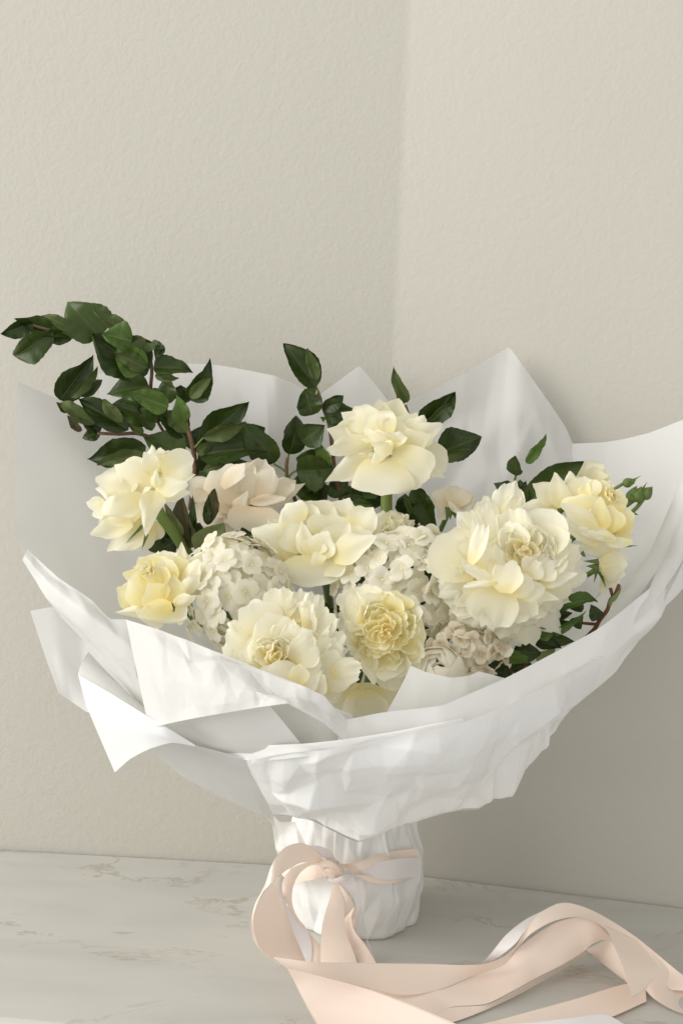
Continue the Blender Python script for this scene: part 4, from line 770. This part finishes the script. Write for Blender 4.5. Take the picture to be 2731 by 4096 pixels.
# --- green buds
def bud(root, a, b, r):
    a, b = np.asarray(a), np.asarray(b); d = unit(b - a); L = np.linalg.norm(b - a); x = unit(np.cross(d, [.2, .9, .1])); y = np.cross(d, x); V = []; nu, nv = 10, 12
    for i in range(nu + 1):
        t = i / nu; rad = r * (math.sin(math.pi * t ** .75) ** .8 if 0 < t < 1 else 0.02) * (1.05 - .25 * t)
        for j in range(nv + 1):
            an = 2 * math.pi * j / nv; rr = rad * (1 + .08 * math.cos(5 * an)); V.append(a + d * L * t + rr * (math.cos(an) * x + math.sin(an) * y))
    put('bud', new_mesh('bud', np.array(V) - org(root), grid_faces(nu, nv)), M_SEPAL, root)
f = Flower('rosebud_spray', 'spray of tight green rosebuds against the white paper at far right', 'bud', Z(1947, 1700), (1130, 640), .955, M_SEPAL, stem=False)
g = f.pt
tube('stem', [g(1085, 470, 0), g(1000, 525, -.2), g(930, 600, -1)], [.0013, .0016], M_STEM, f.root)
tube('stem', [g(1170, 600, 0), g(1100, 655, -.2), g(1000, 760, -1)], [.0020, .0016], M_STEM, f.root)
tube('stem', [g(1260, 575, .2), g(1200, 655, .1), g(1140, 712, 0), g(1040, 800, -1)], [.0016, .0016], M_STEM, f.root)
bud(f.root, g(1080, 478, 0), g(1190, 440, 0), .0036); bud(f.root, g(1140, 620, 0), g(1190, 490, .2), .0046); bud(f.root, g(1190, 620, .3), g(1235, 490, .4), .0046); bud(f.root, g(1235, 590, .2), g(1320, 495, .2), .0048)
for q_ in [(1150,450,1240,400,26),(1140,480,1190,465,20),(1170,560,1200,480,40),(1210,560,1280,455,40),(1230,540,1270,470,34),(1280,560,1325,490,40),(1150,700,1212,720,40),(1200,540,1190,490,30),(1160,600,1140,530,40)]: f.sep(*q_, .5, .5)

# ------------------------------------------------------------------ hydrangeas
def floret_meshes():
    ms = []
    for v in range(4):
        V, Fc, uv = blade((0, 0, 0), (0, 1, .05), 1.12, nrm=np.array([0, 0, 1.0]), cup=.08, arch=.05, curl=.10, tr=.16, q=2.6, b0=.26, pk=.62, ruf=.04, nu=7, nv=6)
        V[:, 1] += .04
        ms.append((V, Fc, uv))
    return ms
FM = floret_meshes()
def hydrangea(label, c, r, Y, axis, n, size, mat, spread=95, seed=0, wild=.25):
    rs = random.Random(seed)
    C = P(c[0], c[1], Y); k = Y / F_PX
    root = thing('hydrangea', label, 'hydrangea', C, 'white hydrangea heads')
    meshes = [new_mesh('floret_petal', V, Fc, uv) for V, Fc, uv in FM]
    for m in meshes: m.materials.append(mat)
    ev = []
    for i in range(5):
        for j in range(8):
            a, b = math.pi * i / 8, 2 * math.pi * j / 8; ev.append((.10 * math.sin(a) * math.cos(b), .10 * math.sin(a) * math.sin(b), .10 * math.cos(a)))
    eye = new_mesh('floret_eye', ev, [(i * 8 + j, i * 8 + (j + 1) % 8, (i + 1) * 8 + (j + 1) % 8, (i + 1) * 8 + j) for i in range(4) for j in range(8)]); eye.materials.append(M_EYE)
    ax = unit(axis[0] * RGT + axis[1] * UPV - axis[2] * FWD); a = unit(np.cross(ax, [.1, .3, .9])); b = np.cross(ax, a)
    cs = math.cos(math.radians(spread))
    for i in range(n):
        z = 1 - (1 - cs) * (i + .5) / n; ph = i * 2.39996 + rs.uniform(-.25, .25); rr = math.sqrt(max(0, 1 - z * z))
        dirn = unit(z * ax + rr * (math.cos(ph) * a + math.sin(ph) * b))
        sx, sy, sz = np.dot(dirn, RGT), np.dot(dirn, UPV), np.dot(dirn, -FWD)
        jit = 1 + rs.uniform(-.16, .10)
        pos = (sx * r[0] * RGT + sy * r[1] * UPV + sz * min(r) * .8 * -FWD) * k * jit
        nn = unit(dirn + np.array([rs.uniform(-1, 1), rs.uniform(-1, 1), rs.uniform(-1, 1)]) * wild)
        q0 = Vector(nn).to_track_quat('Z', 'Y')
        s = size * k * rs.uniform(.85, 1.12)
        fl = put('floret', eye, None, root); fl.location = pos; fl.scale = (s, s, s)
        fl.rotation_mode = 'QUATERNION'; fl.rotation_quaternion = q0 @ Vector((0, 0, 1)).rotation_difference(Vector((0, 0, 1)))
        from mathutils import Quaternion
        fl.rotation_quaternion = q0 @ Quaternion((0, 0, 1), rs.uniform(0, 6.28))
        for j in range(4):
            pt = put('petal', meshes[rs.randrange(4)], None, fl)
            tilt = rs.uniform(-.10, .20)
            pt.rotation_mode = 'QUATERNION'
            pt.rotation_quaternion = Quaternion((0, 0, 1), j * math.pi / 2 + rs.uniform(-.12, .12)) @ Quaternion((1, 0, 0), tilt)
            sc_ = rs.uniform(.88, 1.08); pt.scale = (sc_, sc_, sc_); pt.location = (0, 0, .012 * (j % 2))
    # a branching green core the florets grow from
    b0 = C + NECK * 0
    tube('stem', [C - ax * .0 + np.array([0, .01, -.005]), C * .6 + NECK * .4 + np.array([0, .015, -.01]), NECK, NECK + np.array([0, 0, -.05])], [.004, .0045], M_STEM, root)
hydrangea('white mophead hydrangea between the lemon rose and the front peony', (945, 2375), (215, 235), .902, (-.15, .35, .95), 100, 54, M_HYD, seed=1)
hydrangea('loose white hydrangea with curled florets between the golden rosette and the big peony', (1610, 2370), (265, 250), .920, (.05, .40, .95), 124, 52, M_HYD, seed=2, wild=.5)
hydrangea('small browning hydrangea low beneath the big peony', (1870, 2600), (150, 105), .882, (.1, .1, 1), 40, 42, M_HYDDRY, seed=3, wild=.7)

# ------------------------------------------------------------------ foliage
class Branch:
    def __init__(s, name, label, conv, base, Y, cat='leafy branch', group=None):
        s.c, s.Y = conv, Y; s.k = 1.0 / (conv(1, 0)[0] - conv(0, 0)[0])
        s.root = thing(name, label, cat, P(*conv(*base), Y), group)
    def use(s, conv): s.c = conv; s.k = 1.0 / (conv(1, 0)[0] - conv(0, 0)[0]); return s
    def pt(s, x, y, d): return P(*s.c(x, y), s.Y - .01 * d)
    def leaf(s, bx, by, tx, ty, w, d=0.0, mat=None, td=None, **k):
        mat = mat or M_DARK
        k.setdefault('roll', random.uniform(-28, 28)); k.setdefault('fold', random.uniform(.15, .75)); k.setdefault('arch', random.uniform(-.06, .10)); k.setdefault('ruf', random.uniform(.03, .085)); k.setdefault('serr', .05); k.setdefault('curl', random.uniform(-.30, .30)); k.setdefault('twist', random.uniform(-.95, .95)); w = w * 1.10
        k.setdefault('tipc', random.uniform(-.32, .14))
        return add_blade('leaf', mat, s.root, s.pt(bx, by, d), s.pt(tx, ty, d + .3 if td is None else td), w / s.k * s.Y / F_PX, kind='leaf', nu=26, nv=10, **k)
    def twig(s, pts, r0=.0016, r1=.0012, mat=None, name='twig'):
        return tube(name, [s.pt(*p) for p in pts], [r0, r1], mat or M_TWIG, s.root, 7)
O, D_, G_ = M_OLIVE, M_DARK, M_BRIGHT
# big left branch
b = Branch('leafy_branch', 'long dark leafy branch arching to the upper left beside the wall', Z(0, 1150), (1550, 1290), 1.025, group='dark green beech-like branches')
b.twig([(1140,405,.6),(1170,470,.6),(1215,640,.5),(1208,800,.2),(1230,1000,-.5),(1400,1300,-1.5)]); b.twig([(1465,960,1.2),(1490,1080,1.2),(1545,1280,1.0),(1560,1500,0),(1500,1900,-2)], .0018, .0022); b.twig([(780,1165,1.2),(950,1172,1),(1100,1168,.8),(1300,1230,0)], .0013, .0016)
b.twig([(250,300,.8),(400,340,.6),(590,372,.5),(720,400,.3),(1000,420,.2),(1140,405,.4)], .0013, .0016); b.twig([(430,365,.9),(360,400,.9),(300,450,.9)], .0008, .0006, M_STEM)
for q_ in [(800,400,510,70,340,.6),(580,370,110,265,170,.5),(590,360,330,390,160,.4),(270,290,0,375,130,1.0),(425,365,85,590,200,1.1,),(590,350,330,205,90,1.2,O),(1000,340,738,183,130,.9,O),(1060,430,812,370,200,1.6,G_),
           (1180,695,715,370,350,.6),(1175,640,885,470,220,1.5,G_),(1160,640,890,510,120,1.8,O),(1150,405,1000,510,120,.8,O),(1180,440,1150,540,110,1.6,O),(1200,450,1330,500,80,1.0),(1300,470,1240,575,80,1.2),(1230,640,1560,640,170,1.0),(1240,705,1440,735,70,1.4,O),
           (480,900,760,540,230,.8),(570,880,805,640,90,1.4,O),(640,860,830,735,100,.3),(1195,790,845,850,220,.9),(1350,955,1010,830,160,1.8,G_),(1330,930,1335,705,160,1.0),(1475,1070,1415,855,130,2.0,G_),
           (1030,1140,625,880,190,1.2),(980,1080,800,880,90,1.6,O),(760,1095,445,880,120,1.6,O),(800,1160,560,925,130,.9),(800,1160,650,1200,120,1.0),(655,1150,540,1010,60,1.3,M_BRONZE),(540,1000,450,915,50,1.2,M_BRONZE),
           (1250,1060,885,930,220,.4),(1345,980,1085,970,170,.8),(1150,1165,1000,1075,70,1.0,O),(1225,1140,1090,1010,90,1.1,O),(1480,1330,1120,1170,240,.7),(1490,1180,1280,990,190,.5),(1495,1160,1350,980,120,1.2,O),
           (1170,1270,670,1400,230,1.0),(1150,1330,760,1420,110,1.4,O),(1280,860,1180,830,90,.3,O),(1090,930,990,905,50,1.0,G_),(1440,900,1440,780,130,.2),(1200,540,1060,400,140,.3)]: b.leaf(*q_)
b.use(Z(500, 1400))
for q_ in [(515,400,712,58,170,1.4),(520,380,712,215,90,1.8,O),(480,430,450,270,120,.6),(620,700,1002,398,210,1.6),(635,700,985,540,130,2.0,O),(590,840,1170,760,290,1.2),(640,965,1010,870,100,1.7,O),(560,810,620,600,190,.6),(1205,900,940,580,210,.4),(580,830,720,715,80,1.5,O),(620,980,800,700,220,.2),(900,740,1130,620,160,.1),(560,1000,900,900,160,.0)]: b.leaf(*q_)
b.twig([(560,780,1.3),(630,700,1.5)], .0009, .0008, M_STEM)
# middle branch
b = Branch('leafy_branch', 'upright leafy twig rising between the blush rose and the tallest rose', Z(1000, 1300), (700, 1400), 1.02, group='dark green beech-like branches')
b.twig([(540,545,.6),(580,650,.5),(632,800,.3),(665,1060,0),(690,1240,0),(725,1400,-.2),(760,1700,-1.5)], .0014, .0019); b.twig([(300,1060,.4),(292,1120,.4),(300,1230,.2),(400,1500,-1)], .0014, .0017); b.twig([(190,1110,.5),(280,1170,.4),(300,1225,.3)], .0008, .0009, M_STEM); b.twig([(390,1155,.5),(330,1190,.4),(305,1230,.3)], .0008, .0009, M_STEM); b.twig([(315,1020,.6),(303,1060,.5),(292,1100,.4)], .0008, .0009, M_STEM)
b.twig([(525,490,.8),(545,530,.7),(570,600,.5)], .0009, .001, M_STEM)
for q_ in [(530,495,265,115,210,1.2),(530,440,455,170,90,1.5,O),(500,720,430,500,190,.6),(520,560,430,520,100,1.0,O),(590,690,830,680,200,.6),(600,690,750,555,110,.9),(310,1035,390,720,190,.7),(410,930,600,800,200,1.0),(595,765,555,735,40,.8,G_),(630,1135,530,890,100,1.0,G_),(620,1120,355,1070,230,.3),
           (370,1165,680,1150,260,.8),(380,1200,560,1400,240,.2),(420,1330,640,1290,170,0),(650,760,720,790,110,.4),(640,1250,800,1340,220,-.3),(520,1300,620,1420,140,-.2,),(760,1300,830,1420,150,-.5),(500,1180,420,1370,200,.3),(820,1430,990,1450,90,.2,G_),(820,1350,1100,1420,180,-.2),(900,1340,1060,1360,120,0)]: b.leaf(*q_)
# twig behind the tallest rose
b = Branch('leafy_branch', 'few toothed leaves fanning out behind the right side of the tallest rose', Z(1000, 1300), (1300, 900), 1.01, group='dark green beech-like branches')
b.twig([(1240,640,0),(1290,800,-.3),(1320,1100,-.5),(1300,1500,-1)], .0012, .0016); b.twig([(1365,800,0),(1300,860,-.2)], .001, .001); b.twig([(1310,1260,1),(1340,1225,.8)], .001, .001)
b.leaf(1258,620,1135,325,95,.3,O); b.leaf(1250,615,1150,500,90,.2); b.leaf(1370,800,1640,528,190,.4,roll=12); b.leaf(1420,800,1600,610,80,.7,O); b.leaf(1500,1020,1860,890,250,.2,roll=0,fold=.1); b.leaf(1500,1050,1800,1000,100,.5,O,roll=10)
b.use(Z(1600, 1700))
for q_ in [(110,500,280,880,180,.8),(25,570,110,750,50,1.2,G_),(0,700,60,560,160,.5),(70,880,150,800,110,.2),(120,540,230,600,100,.5),(60,640,130,820,150,.3)]: b.leaf(*q_)
# right twig
b = Branch('leafy_branch', 'leafy twig standing between the big peony and the white paper at right', Z(1600, 1700), (950, 600), .985, group='dark green beech-like branches')
b.twig([(925,400,.4),(915,440,.3),(930,560,-.2),(900,900,-1.5)], .001, .0014, M_STEM)
for q_ in [(925,405,930,235,130,.6),(1005,305,1212,72,80,.8,G_),(980,650,1470,290,240,.5),(985,640,1000,440,90,.2),(870,500,745,480,110,.2),(950,560,960,440,110,0)]: b.leaf(*q_)
# rose foliage left
b = Branch('rose_leaf_sprig', 'broad rose leaves below the left rose, one pale green and two bronze', Z(300, 1700), (940, 1040), .945, 'rose leaves')
b.twig([(935,1050,0),(900,960,0),(860,880,0)], .0014, .0012, M_STEM); b.twig([(1000,1040,.4),(960,1050,.2),(935,1080,-.2)], .0012, .0012, M_STEM)
for q_ in [(905,990,850,540,200,.3,M_BRONZE),(860,890,700,600,80,.8,M_RLEAF),(1060,800,1135,480,110,.3,M_BRONZE),(1000,1040,1185,780,210,1.2,M_RLEAF),(600,1010,800,800,170,-.5),(700,990,830,920,150,-.3),(930,960,945,560,70,.6,D_),(780,900,700,820,160,-.6),(1060,800,1070,540,50,.7,D_),(980,880,1000,780,150,-.8),(1250,900,1360,960,150,-1),(1340,900,1420,860,120,-1.2)]: b.leaf(*q_)
# lower right branch
b = Branch('leafy_branch', 'bright and dark leaves on a red twig low at right by the paper rim', Z(1947, 2300), (345, 540), .90, group='dark green beech-like branches')
b.twig([(510,290,1),(470,350,.9),(360,460,.7),(340,540,.5),(240,700,-.5),(100,900,-2)], .0016, .0022, M_TWIGR); b.twig([(1055,75,.3),(1020,160,.3),(985,200,.3),(960,280,.2),(900,360,0),(860,430,-.5),(700,600,-2)], .0013, .0018, M_TWIGR); b.twig([(985,105,.3),(1000,165,.3)], .0013, .0011, M_TWIGR); b.twig([(870,395,0),(760,385,.1)], .0013, .001, M_TWIGR)
b.twig([(310,700,0),(260,830,-.5)], .0012, .0015, M_TWIGR)
for q_ in [(553,282,908,172,110,1.2,G_),(505,410,690,370,120,1.0),(530,470,820,292,60,1.6,G_),(400,395,525,420,85,1.5,G_),(385,475,560,440,100,1.2,G_),(470,350,690,300,100,.6),(680,400,770,330,100,.9),(870,365,830,235,110,.3),(370,510,590,590,120,.8),(210,600,445,630,140,.8),(70,625,392,690,110,1.3,G_),(400,700,555,590,90,1.0,M_RLEAF),(440,500,710,530,110,.4),(990,220,1090,85,36,.5,M_RLEAF),(980,250,990,180,30,.5,M_RLEAF),(60,760,200,830,140,-.5),(20,700,120,800,140,-.8),(200,760,330,700,140,-.3),(240,740,420,800,160,-.8),(680,280,740,170,110,-.5)]: b.leaf(*q_)
# dark filler leaves added deep inside to darken the gaps
b = Branch('leafy_branch', 'added dark filler leaves darkening the gaps among the stems below the centre rose', Z(1000, 2000), (300, 700), .96, group='dark green beech-like branches')
b.twig([(300,700,0),(500,1000,0),(700,1500,0)], .002, .0022)
for q_ in [(-150,450,-330,600,150,1.5),(-120,600,-20,760,150,1.5),(-60,560,-240,480,140,1.2),(60,520,-60,640,160,1.0),(120,620,30,760,140,1.2)]: b.leaf(*q_)
for i in range(34):
    x, y = random.uniform(150, 1500), random.uniform(330, 1150); an = random.uniform(0, 6.28); L = random.uniform(180, 280)
    b.leaf(x, y, x + L * math.cos(an), y + L * math.sin(an), random.uniform(110, 190), random.uniform(-2.5, -.5))
